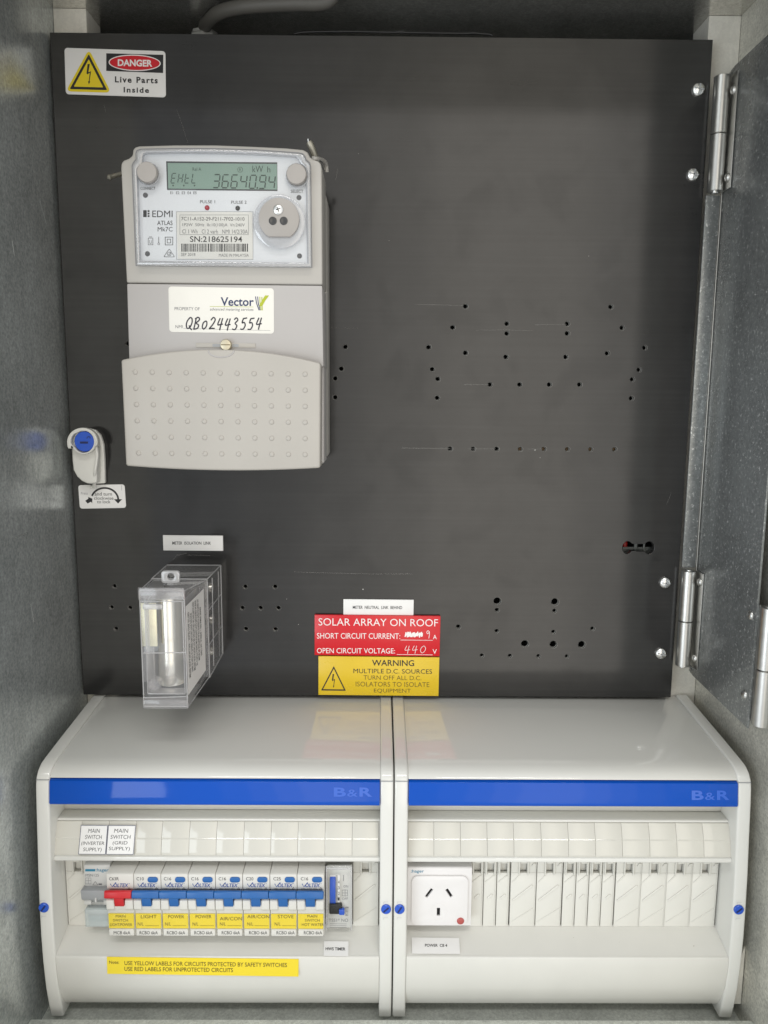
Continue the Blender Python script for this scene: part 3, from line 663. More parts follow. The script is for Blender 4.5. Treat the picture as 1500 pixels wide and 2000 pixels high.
# ================================================================== electricity meter
YB, YF = -1.0, -70.0
mt = thing('electricity_meter', 'grey single phase electricity meter with a green display reading 36640.94', 'meter', (-102, 0, W(430, 917, -78).z))
top_out = [(247, 552), (236, 330), (236.5, 319), (241, 313), (252, 309), (258.5, 303), (259.5, 292), (264, 287), (272, 285), (340, 283), (420, 283), (500, 286), (560, 289), (592, 292), (601, 297), (605, 306), (611, 311), (622, 314), (627, 320), (628.5, 330), (630, 556)]
part('back_case', prism(NB(), rrect(-164.5, -37.0, -52, 128, 4), YB, -34, 'y', 0.8), M_METER, mt)
part('upper_case', prism(NB(), pxpoly(top_out, YF), -34.05, YF, 'y', 1.5, 3), M_METER, mt)
zs = W(430, 553.5, YF).z
mid = [(247.5, 553.6), (629.5, 557.4), (632, 716), (252, 712)]
part('middle_case', prism(NB(), pxpoly(mid, YF+0.8), -34.05, YF+0.8, 'y', 0.9), M_METER2, mt)
rs = W(640, 700, -34); part('side_case', prism(NB(), [(-163.9, -52), (-37.2, -52), (-37.2, 14), (-163.9, 14)], -34.1, -62, 'y', 0.6), M_METER2, mt)
def lowpts(Y):
    up = []
    for i in range(21):
        u = i/20; x = 236+390.5*u; up.append((x, 703+6*u-23.5*(1-(2*u-1)**2)))
    dn = []
    for i in range(17):
        u = i/16; x = 625.5-380*u; dn.append((x, 914-4*u+7.0*(1-(2*u-1)**2)))
    return pxpoly(up+dn, Y)
YC = -78.0
tc_ = part('terminal_cover', prism(NB(), lowpts(YC), -40, YC, 'y', 1.4, 3), M_METERS, mt)
bumpme = None
for r in range(6):
    for cI in range(11):
        u = cI/10; v = r/5
        x = (264+(2.0*r*0.66)) + (596-264-(2.0*r*0.66)+0.6*r*0)*u; y = 726.7+31.7*r+(4.3-1.6*v)*u
        p = W(x, y, YC)
        if bumpme is None:
            q = NB(); lathe(q, (0, 0.1, 0), [(1.75, 0), (1.6, -0.3), (1.1, -0.6), (0.4, -0.72)], 'y', 12)
            bmesh.ops.scale(q, verts=q.verts, vec=(MM,)*3); bumpme = bpy.data.meshes.new('stud'); q.to_mesh(bumpme); q.free()
            bumpme.polygons.foreach_set('use_smooth', [True]*len(bumpme.polygons)); bumpme.materials.append(M_METERS)
        o = bpy.data.objects.new('stud', bumpme); COL.objects.link(o); o.parent = tc_
        o.location = (p-root_of(tc_))*MM
# thumb notch on the cover and the seal screw in its groove
nt_ = [W(432+25*math.cos(a_), 684.5-13*math.sin(a_), YC-0.06) for a_ in [math.radians(180+180*i/16) for i in range(17)]]
q = NB(); tube(q, [Vector((p.x, YC+0.1, p.z)) for p in nt_], 0.55, 8); part('thumb_notch', q, M_METER2, tc_)
p0, p1 = W(382, 669.5, YF), W(499, 679.5, YF)
q = NB(); box(q, p0.x, p1.x, YF+0.3, YF+0.75, p1.z, p0.z, 0.2); part('screw_groove', q, M_METERS, mt)
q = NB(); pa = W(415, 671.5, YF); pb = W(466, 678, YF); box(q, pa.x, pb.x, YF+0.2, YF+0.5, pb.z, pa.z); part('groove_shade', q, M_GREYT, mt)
p = W(440.7, 673.5, YF-3)
sw = part('seal_screw', lathe(NB(), (p.x, YF+0.6, p.z), [(3.6, 0), (3.6, -3.0), (3.2, -3.8), (0.5, -4.0)], 'y', 28), M_BRASS, mt)
q = NB(); box(q, p.x-2.9, p.x+2.9, YF-3.6, YF-3.3, p.z-0.25, p.z+0.25); part('slot', q, M_BROWN, sw)

# face plate, clear frame and pane
face = [(271, 512), (264.5, 330), (272, 322), (278, 312), (277, 300), (284, 296), (345, 294.5), (420, 295), (500, 297), (578, 303), (588, 306), (591, 318), (598, 326), (600, 334), (603, 516)]
part('face_plate', prism(NB(), pxpoly(face, YF-1.2), YF-0.02, YF-1.2, 'y', 0.3), M_FACE, mt)
fo = [(266.5, 518), (258.5, 325), (261, 319), (266.5, 312), (266, 301), (268, 295), (276, 292), (345, 290.5), (420, 290.7), (500, 293.3), (580, 299), (590, 301), (595, 307), (597, 313), (604, 319), (606, 327), (608.5, 521.5)]
fi = [(273.5, 509.5), (268, 331), (271, 325.5), (278.5, 318), (279.5, 305), (281, 301), (287, 299.5), (345, 298.5), (420, 299), (500, 301.5), (573, 306), (580, 308), (583.5, 312), (586, 319), (595, 327), (597, 333), (600, 513)]
plate_holes('clear_frame', pxpoly(fo, YF-4.5), [pxpoly(fi, YF-4.5)], YF-5.2, 3.9, M_CLEARF, mt, 1.1)
kx = Ink('frame_refraction', mat('frame_refraction_grey', (0.20, 0.20, 0.21), 0.4), mt)  # dark refraction lines of the clear frame, painted as grey rings
def inset(pts, d):
    cx = sum(p[0] for p in pts)/len(pts); cy = sum(p[1] for p in pts)/len(pts); return [(x+(d if x < cx else -d), y+(d if y < cy else -d)) for x, y in pts]
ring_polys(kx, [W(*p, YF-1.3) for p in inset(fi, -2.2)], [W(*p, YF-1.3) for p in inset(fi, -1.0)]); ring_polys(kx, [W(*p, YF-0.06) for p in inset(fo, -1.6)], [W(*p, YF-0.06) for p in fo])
part('clear_pane', prism(NB(), pxpoly(fi, YF-5), YF-4.2, YF-4.9, 'y', 0), M_CLEAR, mt)
YP = YF-1.2
k = Ink('lettering', M_BLACK, mt); kg = Ink('fine_lettering', M_GREYI, mt); A = YP-0.12
# display
p0, p1 = W(324.5, 315, A), W(542, 373, A)
lcdb = part('display_bezel', box(NB(), p0.x, p1.x, YP-0.05, YP-0.25, p1.z, p0.z, 0.05), M_LCDF, mt)
p0, p1 = W(327.5, 318.5, A), W(541.5, 370.5, A)
part('display', box(NB(), p0.x, p1.x, YP-0.27, YP-0.42, p1.z, p0.z), M_LCD, mt)
LC = Ink('display_segments', M_LCDI, mt); PLC = YP-0.5
SEG = {'a': ((0.08, 1), (0.92, 1)), 'b': ((1, 0.94), (1, 0.54)), 'c': ((1, 0.46), (1, 0.06)), 'd': ((0.08, 0), (0.92, 0)), 'e': ((0, 0.46), (0, 0.06)), 'f': ((0, 0.94), (0, 0.54)), 'g': ((0.1, 0.5), (0.9, 0.5))}
DIG = {'3': 'abcdg', '6': 'acdefg', '4': 'bcfg', '0': 'abcdef', '9': 'abcfgd', 'E': 'adefg', 'H': 'bcefg', 't': 'defg', 'L': 'def'}
def seg7(ch, x0, y0, x1, y1, wd):
    for s_ in DIG[ch]:
        (u0, v0), (u1, v1) = SEG[s_]
        f_ = lambda u, v: W(x0+(x1-x0)*u+(v-0.5)*3.0, y1-(y1-y0)*v, PLC)
        stroke(LC, [f_(u0, v0), f_(u1, v1)], wd)
dx_ = [417, 434.5, 452, 470, 488, 507, 525]
for ch, x in zip('3664094', dx_): seg7(ch, x, 341+0.018*(x-417), x+11.5, 366.5+0.018*(x-417), 0.75)
LC.poly([W(x, y, PLC) for x, y in ((501, 365.5), (504, 365.5), (504, 368.7), (501, 368.7))])
for ch, x in zip('EHtL', [335, 348.5, 362, 375.5]): seg7(ch, x, 338.5, x+8, 357.5, 0.55)
LC.text('kW', qd(493, 323.5, 514, 336.5, PLC)); LC.text('h', qd(522, 325, 528, 336.8, PLC)); LC.text('Rel A', qd(376, 327, 393, 333.6, PLC)); LC.text('R', qd(467.3, 328.8, 471, 334.2, PLC))
ring_polys(LC, ell(469, 331.5, 5.4, 5.4, PLC, 0, 20), ell(469, 331.5, 4.6, 4.6, PLC, 0, 20))
for x in (338, 359, 380): LC.poly([W(x-2, 361, PLC), W(x+2, 361, PLC), W(x, 365, PLC)])
# push buttons through the pane
for px, py in ((287, 336.5), (579, 340)):
    p = W(px, py, YF-7)
    bt = part('push_button', lathe(NB(), (p.x, YP-0.05, p.z), [(6.2, 0), (6.2, -6.0), (5.8, -6.6), (0.4, -6.8)], 'y', 36), M_PORT, mt)
    part('button_collar', lathe(NB(), (p.x+0.3, YF-4.95, p.z-0.5), [(7.0, 0), (7.0, -0.5), (6.6, -0.9), (6.5, 0.0)], 'y', 36), M_CLEARF, bt)
k.text('CONNECT', qd(274.5, 365, 303.6, 370.8, A)); k.text('SELECT', qd(568, 370.5, 592.5, 376.8, A)); k.text('E1  E2  E3  E4  E5', qd(332.5, 374, 384, 379.2, A))
k.text('PULSE 1', qd(390.7, 391, 420, 397, A)); k.text('PULSE 2', qd(451.5, 392, 481.5, 398, A))
k.text('EDMI', qd(297.5, 411.3, 337, 424, A, 0.2)); k.text('ATLAS', qd(307, 431, 337, 439.6, A)); k.text('Mk7C', qd(308, 443.3, 337, 452, A))
k.poly([W(x, y, A) for x, y in ((279.7, 410.5), (286.5, 410.5), (286.5, 424), (279.7, 424))])
for i in range(3): k.poly([W(x, y, A) for x, y in ((288.2, 410.5+4.9*i), (292, 410.5+4.9*i), (292, 413.9+4.9*i), (288.2, 413.9+4.9*i))])
def frame_px(kk, x0, y0, x1, y1, wpx, pl):
    ring_polys(kk, [W(x, y, pl) for x, y in ((x0, y0), (x1, y0), (x1, y1), (x0, y1))], [W(x, y, pl) for x, y in ((x0+wpx, y0+wpx), (x1-wpx, y0+wpx), (x1-wpx, y1-wpx), (x0+wpx, y1-wpx))])
frame_px(kg, 322, 462.5, 338, 479, 1.3, A); frame_px(kg, 326, 466.5, 334, 475, 1.2, A); frame_px(kg, 289, 464.5, 299, 478.5, 1.0, A); kg.text('U', qd(291.7, 469, 296.3, 476, A)); stroke(kg, [W(291, 462.6, A), W(297, 462.6, A)], 0.3)
stroke(kg, [W(310, 462.5, A), W(310, 475, A)], 0.4); ring_polys(kg, ell(310, 476.3, 2.4, 2.4, A, 0, 14), ell(310, 476.3, 1.5, 1.5, A, 0, 14))
T3 = ((330.5, 485), (319, 502), (342, 502.3)); ring_polys(kg, rtri(*T3, 3, A, 3), rtri(*tri_scale(*T3, 0.84), 2, A, 3)); ring_polys(kg, ell(330.5, 496, 4.2, 4.2, A, 0, 16), ell(330.5, 496, 3.2, 3.2, A, 0, 16)); stroke(kg, [W(328.4, 495.6, A), W(330, 497.8, A), W(333.6, 492.8, A)], 0.35)
M_LED = mat('red_led', (0.45, 0.03, 0.05), 0.15); M_LEDD = mat('dark_lens', (0.05, 0.05, 0.05), 0.15); M_DENT = mat('dark_dimple', (0.10, 0.10, 0.11), 0.4)
for px, py, m_, r in ((404.5, 405.8, M_LED, 1.55), (464.3, 406.7, M_LEDD, 1.5)):
    p = W(px, py, YP); part('pulse_led', lathe(NB(), (p.x, YP-0.02, p.z), [(r, 0), (r*0.9, -0.6), (r*0.5, -1.1), (r*0.15, -1.25)], 'y', 16), m_, mt)
for px, py in ((284, 381.3), (584, 386), (288, 495.7), (585, 500)):
    p = W(px, py, YP); part('dimple', lathe(NB(), (p.x, YP-0.02, p.z), [(1.6, 0), (1.5, -0.25), (0.6, -0.12)], 'y', 16), M_DENT, mt)
# serial label
p0, p1 = W(344.3, 413, A), W(494.4, 507, A)
part('serial_label', box(NB(), p0.x, p1.x, YP-0.03, YP-0.16, p1.z, p0.z, 0.02), M_PAPER, mt)
B_ = YP-0.24
frame_px(kg, 344.3, 413, 494.4, 507, 0.5, B_); frame_px(kg, 351, 419.5, 485.5, 458.5, 0.6, B_)
k.text('7C11-A152-29-F211-7F02-1010', qd(354, 423.6, 477.5, 430.6, B_, 0.6))
kg.text('1P2W  50Hz  Ib:10(100)A  Vn:240V', qd(356.4, 435.8, 478, 443.6, B_, 0.6)); kg.text('Cl 1 Wh   Cl 2 varh   NMI 14/2/30A', qd(356, 447.8, 484, 456, B_, 0.6))
k.text('SN:218625194', qd(371, 461.2, 473, 472.6, B_, 0.5), 0.008); kg.text('SEP 2018', qd(353.5, 494, 381.5, 500, B_)); kg.text('MADE IN MALAYSIA', qd(427.5, 495.5, 486, 501.5, B_))
x = 354.2
while x < 485:
    wd = random.choice((0.9, 0.9, 1.5, 2.2)); k.poly([W(a_, b_, B_) for a_, b_ in ((x, 476), (x+wd, 476), (x+wd, 491.5), (x, 491.5))]); x += wd+random.choice((0.9, 1.2, 1.9))
# optical port
c = W(545.3, 428.5, YF-5)
ring_pts = []
for i in range(49):
    a_ = math.radians(-58+296*i/48); ring_pts.append((c.x+12.6*math.cos(a_), c.z+12.6*math.sin(a_)))
op = part('optical_port', prism(NB(), ring_pts, YP-0.03, YF-6.6, 'y', 0.5), M_PORT, mt)
part('port_halo', lathe(NB(), (c.x, YF-4.92, c.z-1.5), [(16.2, 0), (15.6, -0.3), (12.9, -0.3)], 'y', 48), M_CLEARF, op)
p = W(543.5, 409.6, YF-6.6); ps = part('port_screw', lathe(NB(), (p.x, YF-6.55, p.z), [(3.1, 0), (3.0, -0.7), (2.0, -1.3), (0.3, -1.5)], 'y', 24), M_SCREW, op)
q = NB()
for dx, dz in ((0.28, 1.6), (1.6, 0.28)): prism(q, [(p.x+u*0.9-v*0.3, p.z+u*0.3+v*0.9) for u, v in ((-dx, -dz), (dx, -dz), (dx, dz), (-dx, dz))], YF-7.6, YF-8.1)
part('cross_slot', q, M_BLACK, ps)
for px in (532.8, 554.2):
    p = W(px, 431.5, YF-6.6); part('port_lens', lathe(NB(), (p.x, YF-6.58, p.z), [(2.5, 0), (2.5, -0.3), (1.9, -0.45), (1.2, -0.2)], 'y', 20), M_LEDD, op)
# owner's sticker
Ys = YF+0.62
P = [W(*q_, Ys) for q_ in ((328.5, 559.3), (534.5, 563), (536, 652.4), (330.6, 648.2))]
cc = sum(P, Vector())/4; u = (P[1]-P[0]).normalized(); v = Vector((-u.z, 0, u.x)); wd = (P[1]-P[0]).length; hg = (P[0]-P[3]).length
st = part('owner_sticker', prism(NB(), [(cc.x+u.x*a_+v.x*b_, cc.z+u.z*a_+v.z*b_) for a_, b_ in rrect(-wd/2, wd/2, -hg/2, hg/2, 2)], Ys+0.12, Ys-0.06, 'y', 0.03), M_CREAM, mt)
st['label'] = 'cream owner sticker with a handwritten number'
A = Ys-0.14
ks = Ink('sticker_lettering', M_NAVY, st); kf = Ink('sticker_small_print', M_GREYI, st); kl = Ink('sticker_logo', M_LIME, st); kp = Ink('handwriting', M_PEN, st)
ks.text('Vector', qd(431, 580.5, 495.7, 597.5, A, 0.4), 0.018); kf.text('PROPERTY OF', qd(341, 599.6, 390, 605.8, A, 0.5)); kf.text('advanced metering services', qd(410, 601, 495, 608.2, A, 0.8), 0, 0.15); kf.text('NMI', qd(342.7, 635, 356.7, 641, A))
stroke(kl, [W(410, 598.6, A), W(495, 599.6, A)], 0.25); stroke(kf, [W(358, 641.5, A), W(528, 645.6, A)], 0.15)
for i in range(4):
    stroke(ks if i < 2 else kl, [W(499+i*4.2, 579+0.3*i, A-0.02), W(501+i*3.4, 592, A-0.02), W(506+i*2.2, 606, A-0.02)], 0.55)
for i in range(3): stroke(kl, [W(519+i*2.6, 577, A-0.05-0.02*i), W(512.5+i*2.2, 587, A-0.05-0.02*i), W(507+i*2, 598, A-0.05-0.02*i)], 0.65)
handwrite(kp, 'QB02443554', 361, 620, 512, 643.5, A-0.05, 0.8, 0.22, 0.04)
# seal wires
pts = spline([W(245, 338, -30), W(232, 341, -34), W(218, 345, -38), W(210, 347.5, -40)], 5)
part('seal_ferrule', tube(NB(), pts, [1.5]*(len(pts)-4)+[1.9, 1.9, 1.2, 0.7], 10), M_LEAD, mt)
pts = spline([W(617, 312, -56), W(613, 300, -58), W(607, 284, -60), W(603, 277, -60)], 5)
part('seal_ferrule', tube(NB(), pts, [1.5]*3+[2.2]*(len(pts)-5)+[1.3, 0.6], 10), M_LEAD, mt)
q = NB(); tube(q, spline([W(602.5, 278, -60), W(601.5, 271.5, -60)], 4), 0.5, 8); tube(q, spline([W(613, 308, -60), W(622, 313, -66), W(630, 319, -58), W(633, 330, -46)], 6), 0.7, 8); part('seal_wire', q, M_SCREW, mt)
q = NB(); tube(q, spline([W(611, 309, -69), W(620, 310, -66), W(632, 314, -52), W(637, 322, -44), W(638, 336, -42)], 6), 1.3, 10); part('seal_loop', q, M_METER, mt)

# ================================================================== meter isolation link (clear box)
lkx = thing('isolation_link', 'clear plastic link box with a metal cylinder inside, mounted beneath its white plate', 'link box', (-105, 0, -226))
YM, YFr = -44.0, -92.0
rb = [W(328, 1103, 0), W(432, 1103, 0), W(435, 1276, 0), W(332, 1276, 0)]
x0b, x1b, z1b, z0b = (rb[0].x+rb[3].x)/2, (rb[1].x+rb[2].x)/2, rb[0].z, rb[2].z
fr_ = [W(270.5, 1146, YFr), W(360, 1150, YFr), W(366, 1383, YFr), W(283, 1380, YFr)]
x0f, x1f, z1f, z0f = (fr_[0].x+fr_[3].x)/2, (fr_[1].x+fr_[2].x)/2, (fr_[0].z+fr_[1].z)/2, (fr_[2].z+fr_[3].z)/2
def shell(name, x0, x1, z0, z1, xa, xb, za, zb, y0, y1, m, parent):
    """open-backed thin box from rectangle (y0) to rectangle (y1), with a closed front"""
    q = NB(); A = [q.verts.new((x, y0, z)) for x, z in ((x0, z0), (x1, z0), (x1, z1), (x0, z1))]; B = [q.verts.new((x, y1, z)) for x, z in ((xa, za), (xb, za), (xb, zb), (xa, zb))]
    for i in range(4): q.faces.new((A[i], A[(i+1) % 4], B[(i+1) % 4], B[i]))
    q.faces.new(B); bmesh.ops.recalc_face_normals(q, faces=q.faces); _bev(q, 0.8, 2)
    return part(name, q, m, parent)
shell('rear_housing', x0b, x1b, z0b, z1b, x0b+0.8, x1b-0.8, z0b-3, z1b-0.6, -0.1, YM, M_CLEARH, lkx)
fh = shell('front_housing', x0b+1.4, x1b-2.2, z0b-2.5, z1b-2, x0f, x1f, z0f, z1f-1.5, YM+8, YFr, M_CLEARH, lkx)
def rods(lst, r, m, parent, name):
    q = NB()
    for a_, b_ in lst: tube(q, [a_, (Vector(a_)+Vector(b_))/2, b_], r, 8)
    return part(name, q, m, parent)
rods([((x0f, YFr, z0f), (x0f, YFr, z1f-2)), ((x1f, YFr, z0f), (x1f, YFr, z1f-2)), ((x0f, YFr, z1f-1.5), (x1f, YFr, z1f-1.5)), ((x0f, YFr, z0f+0.6), (x1f, YFr, z0f+0.6)),
      ((x0f, YFr, z0f+6.5), (x1f, YFr, z0f+7.5)), ((x0f, YFr, z1f-9), (x1f, YFr, z1f-9)), ((x0f+1, YFr, z0f+37), (x1f, YFr, z0f+37.5))], 0.42, M_CLEARE, fh, 'moulded_edge')
rods([((x0b+0.8, YM, z1b-0.6), (x1b-0.8, YM, z1b-0.6)), ((x1b-0.8, YM, z1b-0.6), (x1b-0.8, YM, z0b-3)), ((x0b, -0.8, z1b), (x1b, -0.8, z1b)), ((x1b, -0.8, z1b), (x1b, -0.8, z0b)), ((x1b, -0.8, z0b), (x1b-0.8, YM, z0b-3)), ((x1b, -0.8, z1b), (x1b-0.8, YM, z1b-0.6)), ((x0b, -0.8, z1b), (x0b+0.8, YM, z1b-0.6)), ((x1b-0.8, YM, z1b-1), (x1f, YFr, z1f-2)), ((x0b+1, YM, z1b-1), (x0f, YFr, z1f-2)), ((x1b-1, YM, z0b-2.5), (x1f, YFr, z0f))], 0.42, M_CLEARE, lkx, 'moulded_edge')
part('front_lid', box(NB(), x0f-0.6, x1f+0.4, YFr-1.9, YFr-0.5, z1f-7.8, z1f+0.4, 0.5), M_CLEARH, lkx)
part('base_lip', box(NB(), x0f-0.3, x1f+0.3, YFr-1.5, YFr+3, z0f-0.6, z0f+5.6, 0.6), M_CLEARH, lkx)
p = W(333, 1127, -80)
plate_holes('seal_tab', rrect(p.x-6, p.x+6, p.z-4, p.z+4.2, 2), [circle(p.x+0.3, p.z+0.4, 2.3, 16)], -81, 3, M_CLEARE, lkx, 0.5)
cx_, zc1, zc0 = W(332, 1200, -70).x, W(330, 1163, -70).z, W(330, 1331, -70).z
cy = part('link_cylinder', lathe(NB(), (cx_, -70, zc0), [(8.0, 0), (8.6, 0.6), (8.6, zc1-zc0-0.6), (8.0, zc1-zc0)], 'z', 36), M_TIN, lkx)
zs_ = W(330, 1283, -70).z; part('cap_sleeve', lathe(NB(), (cx_, -70, zc0-0.2), [(8.8, 0), (8.95, 0.3), (8.95, zs_-zc0), (8.7, zs_-zc0+0.3)], 'z', 36), M_TIN, cy)
p0, p1 = W(279, 1177, -80), W(308, 1262, -80)
part('contact_plate', box(NB(), p0.x, p1.x, -81, -79, p1.z, p0.z, 0.4), M_BRASSP, lkx)
p0, p1 = W(284, 1262, -74), W(304, 1330, -74)
part('contact_stem', box(NB(), p0.x, p1.x, -75, -71, p1.z, p0.z, 0.5), M_CLEARE, lkx)
q = NB(); box(q, x0f+1.5, x0f+2.3, YFr+3, YM, z0f+8, z1f-10, 0.2); box(q, x1f-2.6, x1f-1.9, YFr+3, YM, z0f+8, z1f-10, 0.2); box(q, x0f+2, x1f-2, YFr+2, YFr+12, z0f+8, z0f+8.8, 0.2); box(q, x0f+1, x0f+14, YFr+1.5, YFr+4, z1f-15, z1f-11.5, 0.6); part('inner_wall', q, M_CLEARE, lkx)
p = W(303, 1335, -88); part('moulded_boss', lathe(NB(), (p.x, -91, p.z), [(4.2, 0), (4.2, 6), (3.2, 6.4), (3.2, 0.2)], 'y', 20), M_CLEARH, lkx)
rods([((x1b-0.3, y, z1b-3), (x1b-0.6, y-1, z0b+1)) for y in (-9, -30)]+[((x1b-0.2, -2, z), (x1b-0.7, YM, z-1.5)) for z in (-158, -183)], 0.34, M_CLEARE, lkx, 'terminal_rib')
for z in (-148, -172, -196): part('terminal_screw', lathe(NB(), (x1b-4.2, -22, z), [(3.4, 0), (3.4, 2.2), (2.6, 2.6)], 'x', 16), M_TIN, lkx)
for z in (-150, -165, -182, -197): part('terminal', box(NB(), x0b+6, x1b-5, -34, -12, z-4, z+4, 0.8), M_CLEARH, lkx)
# sticker on the side wall of the box, with turned lettering
def side(u, v):     # u: 0 rear .. 1 front, v: 0 bottom .. 1 top, on the right-hand wall
    ya, yb = YM+8, YFr
    return Vector(((x1b-2.2)*(1-u)+x1f*u+0.25, ya*(1-u)+yb*u, ((z0b-2.5)*(1-u)+z0f*u)*(1-v)+((z1b-2)*(1-u)+(z1f-1.5)*u)*v))
q = NB(); C4 = [(0.22, 0.10), (0.97, 0.10), (0.97, 0.86), (0.22, 0.92)]
f1 = [q.verts.new(side(*c_)+Vector((0.02, 0, 0))) for c_ in C4]; f2 = [q.verts.new(side(*c_)+Vector((0.14, 0, 0))) for c_ in C4]
for i in range(4): q.faces.new((f1[i], f1[(i+1) % 4], f2[(i+1) % 4], f2[i]))
q.faces.new(f2); q.faces.new(f1[::-1]); bmesh.ops.recalc_face_normals(q, faces=q.faces)
ss = part('side_sticker', q, M_PAPER, lkx)
k = Ink('turned_lettering', M_BLACK, ss)
LN = ['METER ISOLATION LINK - SOLID LINK FITTED', 'THIS IS NOT A FUSED PROTECTIVE DEVICE', 'METER ISOLATION TO BE INSTALLED AS INSTRUCTED', 'BY UTILITY USING MOUNTING POLE PROVIDED IN BASE', 'MADE IN AUSTRALIA BY SYNERGY INDUSTRIES P/L', 'PART No. A100HL - 100 AMPS SERIES']
for i, s_ in enumerate(LN):
    ua, ub = 0.86-0.098*i, 0.86-0.098*i+0.062
    o3 = Vector((0.22, 0, 0)); va = 0.20+0.03*(i in (0, 1))+0.02*i; vb = min(0.86, va+0.0142*len(s_))
    # text runs upward; letter tops point to the rear
    k.text(s_, (side(ub, va)+o3, side(ub, vb)+o3, side(ua, vb)+o3, side(ua, va)+o3), 0.012)

# ================================================================== the two white enclosures
CHEEK = [(9, -240.4), (-60, -246.4), (-86, -248.9), (-93, -250.0), (-98, -252.6), (-101, -256.2), (-102.4, -261), (-103.4, -272), (-105.0, -295), (-106.8, -320), (-107.9, -345), (-108.2, -365), (-107.6, -385), (-105.8, -405), (-103.0, -421), (-100.6, -431.5), (9, -431.5)]
def YCH(z):        # front of the cheeks at height z
    pts = CHEEK[5:16]
    for (ya, za), (yb, zb_) in zip(pts, pts[1:]):
        if zb_ <= z <= za: return ya+(yb-ya)*(za-z)/(za-zb_)
    return -102
RZT, RZB, RY = -315.6, -373.6, -86.0
FLOORPL = ((0, -86, -373.6), Vector((0, 6.6, 21.0)).normalized())   # plane of the sloping recess floor
def floor_plane(lift):
    n = Vector((0, -6.4, 21.0)).normalized(); return (Vector((0, -86, -373.6))+n*lift, n)
ST_A, ST_B, ST_C = (-92.2, -289.8), (-96.8, -301.0), (-100.0, -312.4)   # label strip profile
def strip_y(z):
    a_, b_ = (ST_A, ST_B) if z > ST_B[1] else (ST_B, ST_C)
    return a_[0]+(b_[0]-a_[0])*(z-a_[1])/(b_[1]-a_[1])
def enclosure(label, x0, x1, wl, wr, ribs):
    e = thing('switchboard_enclosure', label, 'enclosure', ((x0+x1)/2, 0, -431.5), 'white breaker enclosures')
    a, b = x0+wl, x1-wr
    part('end_cheek', prism(NB(), CHEEK, x0, a, 'x', 1.3, 3), M_WHITE, e)
    part('end_cheek', prism(NB(), CHEEK, b, x1, 'x', 1.3, 3), M_WHITE, e)
    for s0, s1 in ((x0-0.05, a+0.05), (b-0.05, x1+0.05)):
        part('cheek_joint', box(NB(), s0+0.4, s1-0.4, -102.0, -101.0, -257.6, -257.3), M_GREYT, e)
    x_, y_ = a+0.02, b-0.02
    topp = [(9, -241.8), (-60, -247.7), (-84, -249.9), (-91, -251.0), (-96, -252.9), (-99.2, -255.4), (-100.3, -256.7), (-98, -257.2), (-90, -254.0), (-60, -251.0), (9, -245)]
    part('top_cover', prism(NB(), topp, x_, y_, 'x', 0.35, 2), M_WHITE, e)
    bl = part('blue_strip', prism(NB(), [(-100.9, -257.3), (-102.3, -258.0), (-104.4, -272.4), (-103.6, -273.6), (-101.6, -273.6), (-98.8, -257.3)], x_+0.3, y_-0.3, 'x', 0.3, 2), M_BLUE, e)
    part('upper_step', prism(NB(), [(-101.4, -273.8), (-81.0, -274.0), (-81.0, -289.4), (-79, -289.4), (-79, -257.4), (-98.5, -257.4)], x_, y_, 'x', 0.3), M_WHITE2, e)
    part('strip_frame', prism(NB(), [(-79.0, -289.5), (-92.6, -289.5), (-93.2, -290.6), (-92.0, -291.2), (-96.2, -301), (-99.2, -311.6), (-101.2, -312.2), (-101.4, -314.6), (-100.4, -315.5), (-85.9, -315.5), (-85.9, -292.5), (-79.0, -292.5)], x_, y_, 'x', 0.3), M_WHITE, e)
    for r0, r1 in zip(ribs, ribs[1:]):
        q = NB(); prof = [(-91.6, -291.5), (-92.6, -291.2)]
        for i in range(9):
            z = -291.6-20.0*i/8; bow = 0.4*math.sin(math.pi*i/8)
            prof.append((strip_y(z)-0.35-bow, z))
        prof += [(-99.0, -311.9), (-95.6, -301)]
        prism(q, prof, r0+0.07, r1-0.07, 'x', 0.18, 2)
        zr = -300.6; y0_ = strip_y(zr)-0.70
        prism(q, [(y0_+0.6, zr), (y0_, zr), (y0_-0.46, zr-0.52), (y0_-0.40, zr-1.0), (y0_+0.4, zr-1.6)], r0+0.5, r1-0.5, 'x')
        part('label_window', q, M_WINDOW, e)
    part('recess_floor', prism(NB(), [(-84, -373.0), (-106.3, -380.0), (-105.6, -382), (-84, -375.6)], x_, y_, 'x', 0.0), M_WHITE2, e)
    part('lower_front', prism(NB(), [(-106.4, -379.8), (-107.7, -380.6), (-107.5, -388), (-105.6, -404.5), (-101.4, -416), (-98.2, -422), (-97.0, -423.6), (-60, -423.6), (-60, -420), (-95, -420), (-103.8, -404), (-105.6, -388), (-105.6, -382.3)], x_, y_, 'x', 0.3, 2), M_WHITE2, e)
    part('recess_back', box(NB(), x_, y_, -82, -80, RZB-4, RZT+4), M_WHITE2, e)
    return e, bl, a, b
ribsL = [xpx(px, 1635, -96.8) for px in (105, 158, 211, 264.5, 316, 370, 423, 476.5, 529.5, 582, 635, 688, 739)]
ribsR = [xpx(px, 1635, -96.8) for px in (797, 847.5, 899.5, 951.5, 1003.5, 1057, 1110, 1162.5, 1215, 1268.5, 1321.5, 1374, 1427)]
encL, blL, La, Lb = enclosure('white breaker enclosure with blue strip holding the row of circuit breakers', -223.6, 10.4, 8.9, 8.6, ribsL)
encR, blR, Ra, Rb = enclosure('white breaker enclosure with blue strip holding the power socket and empty ways', 11.3, 246.2, 8.8, 8.9, ribsR)
def yb(z): return -102.3-(-258.0-z)*2.1/14.4
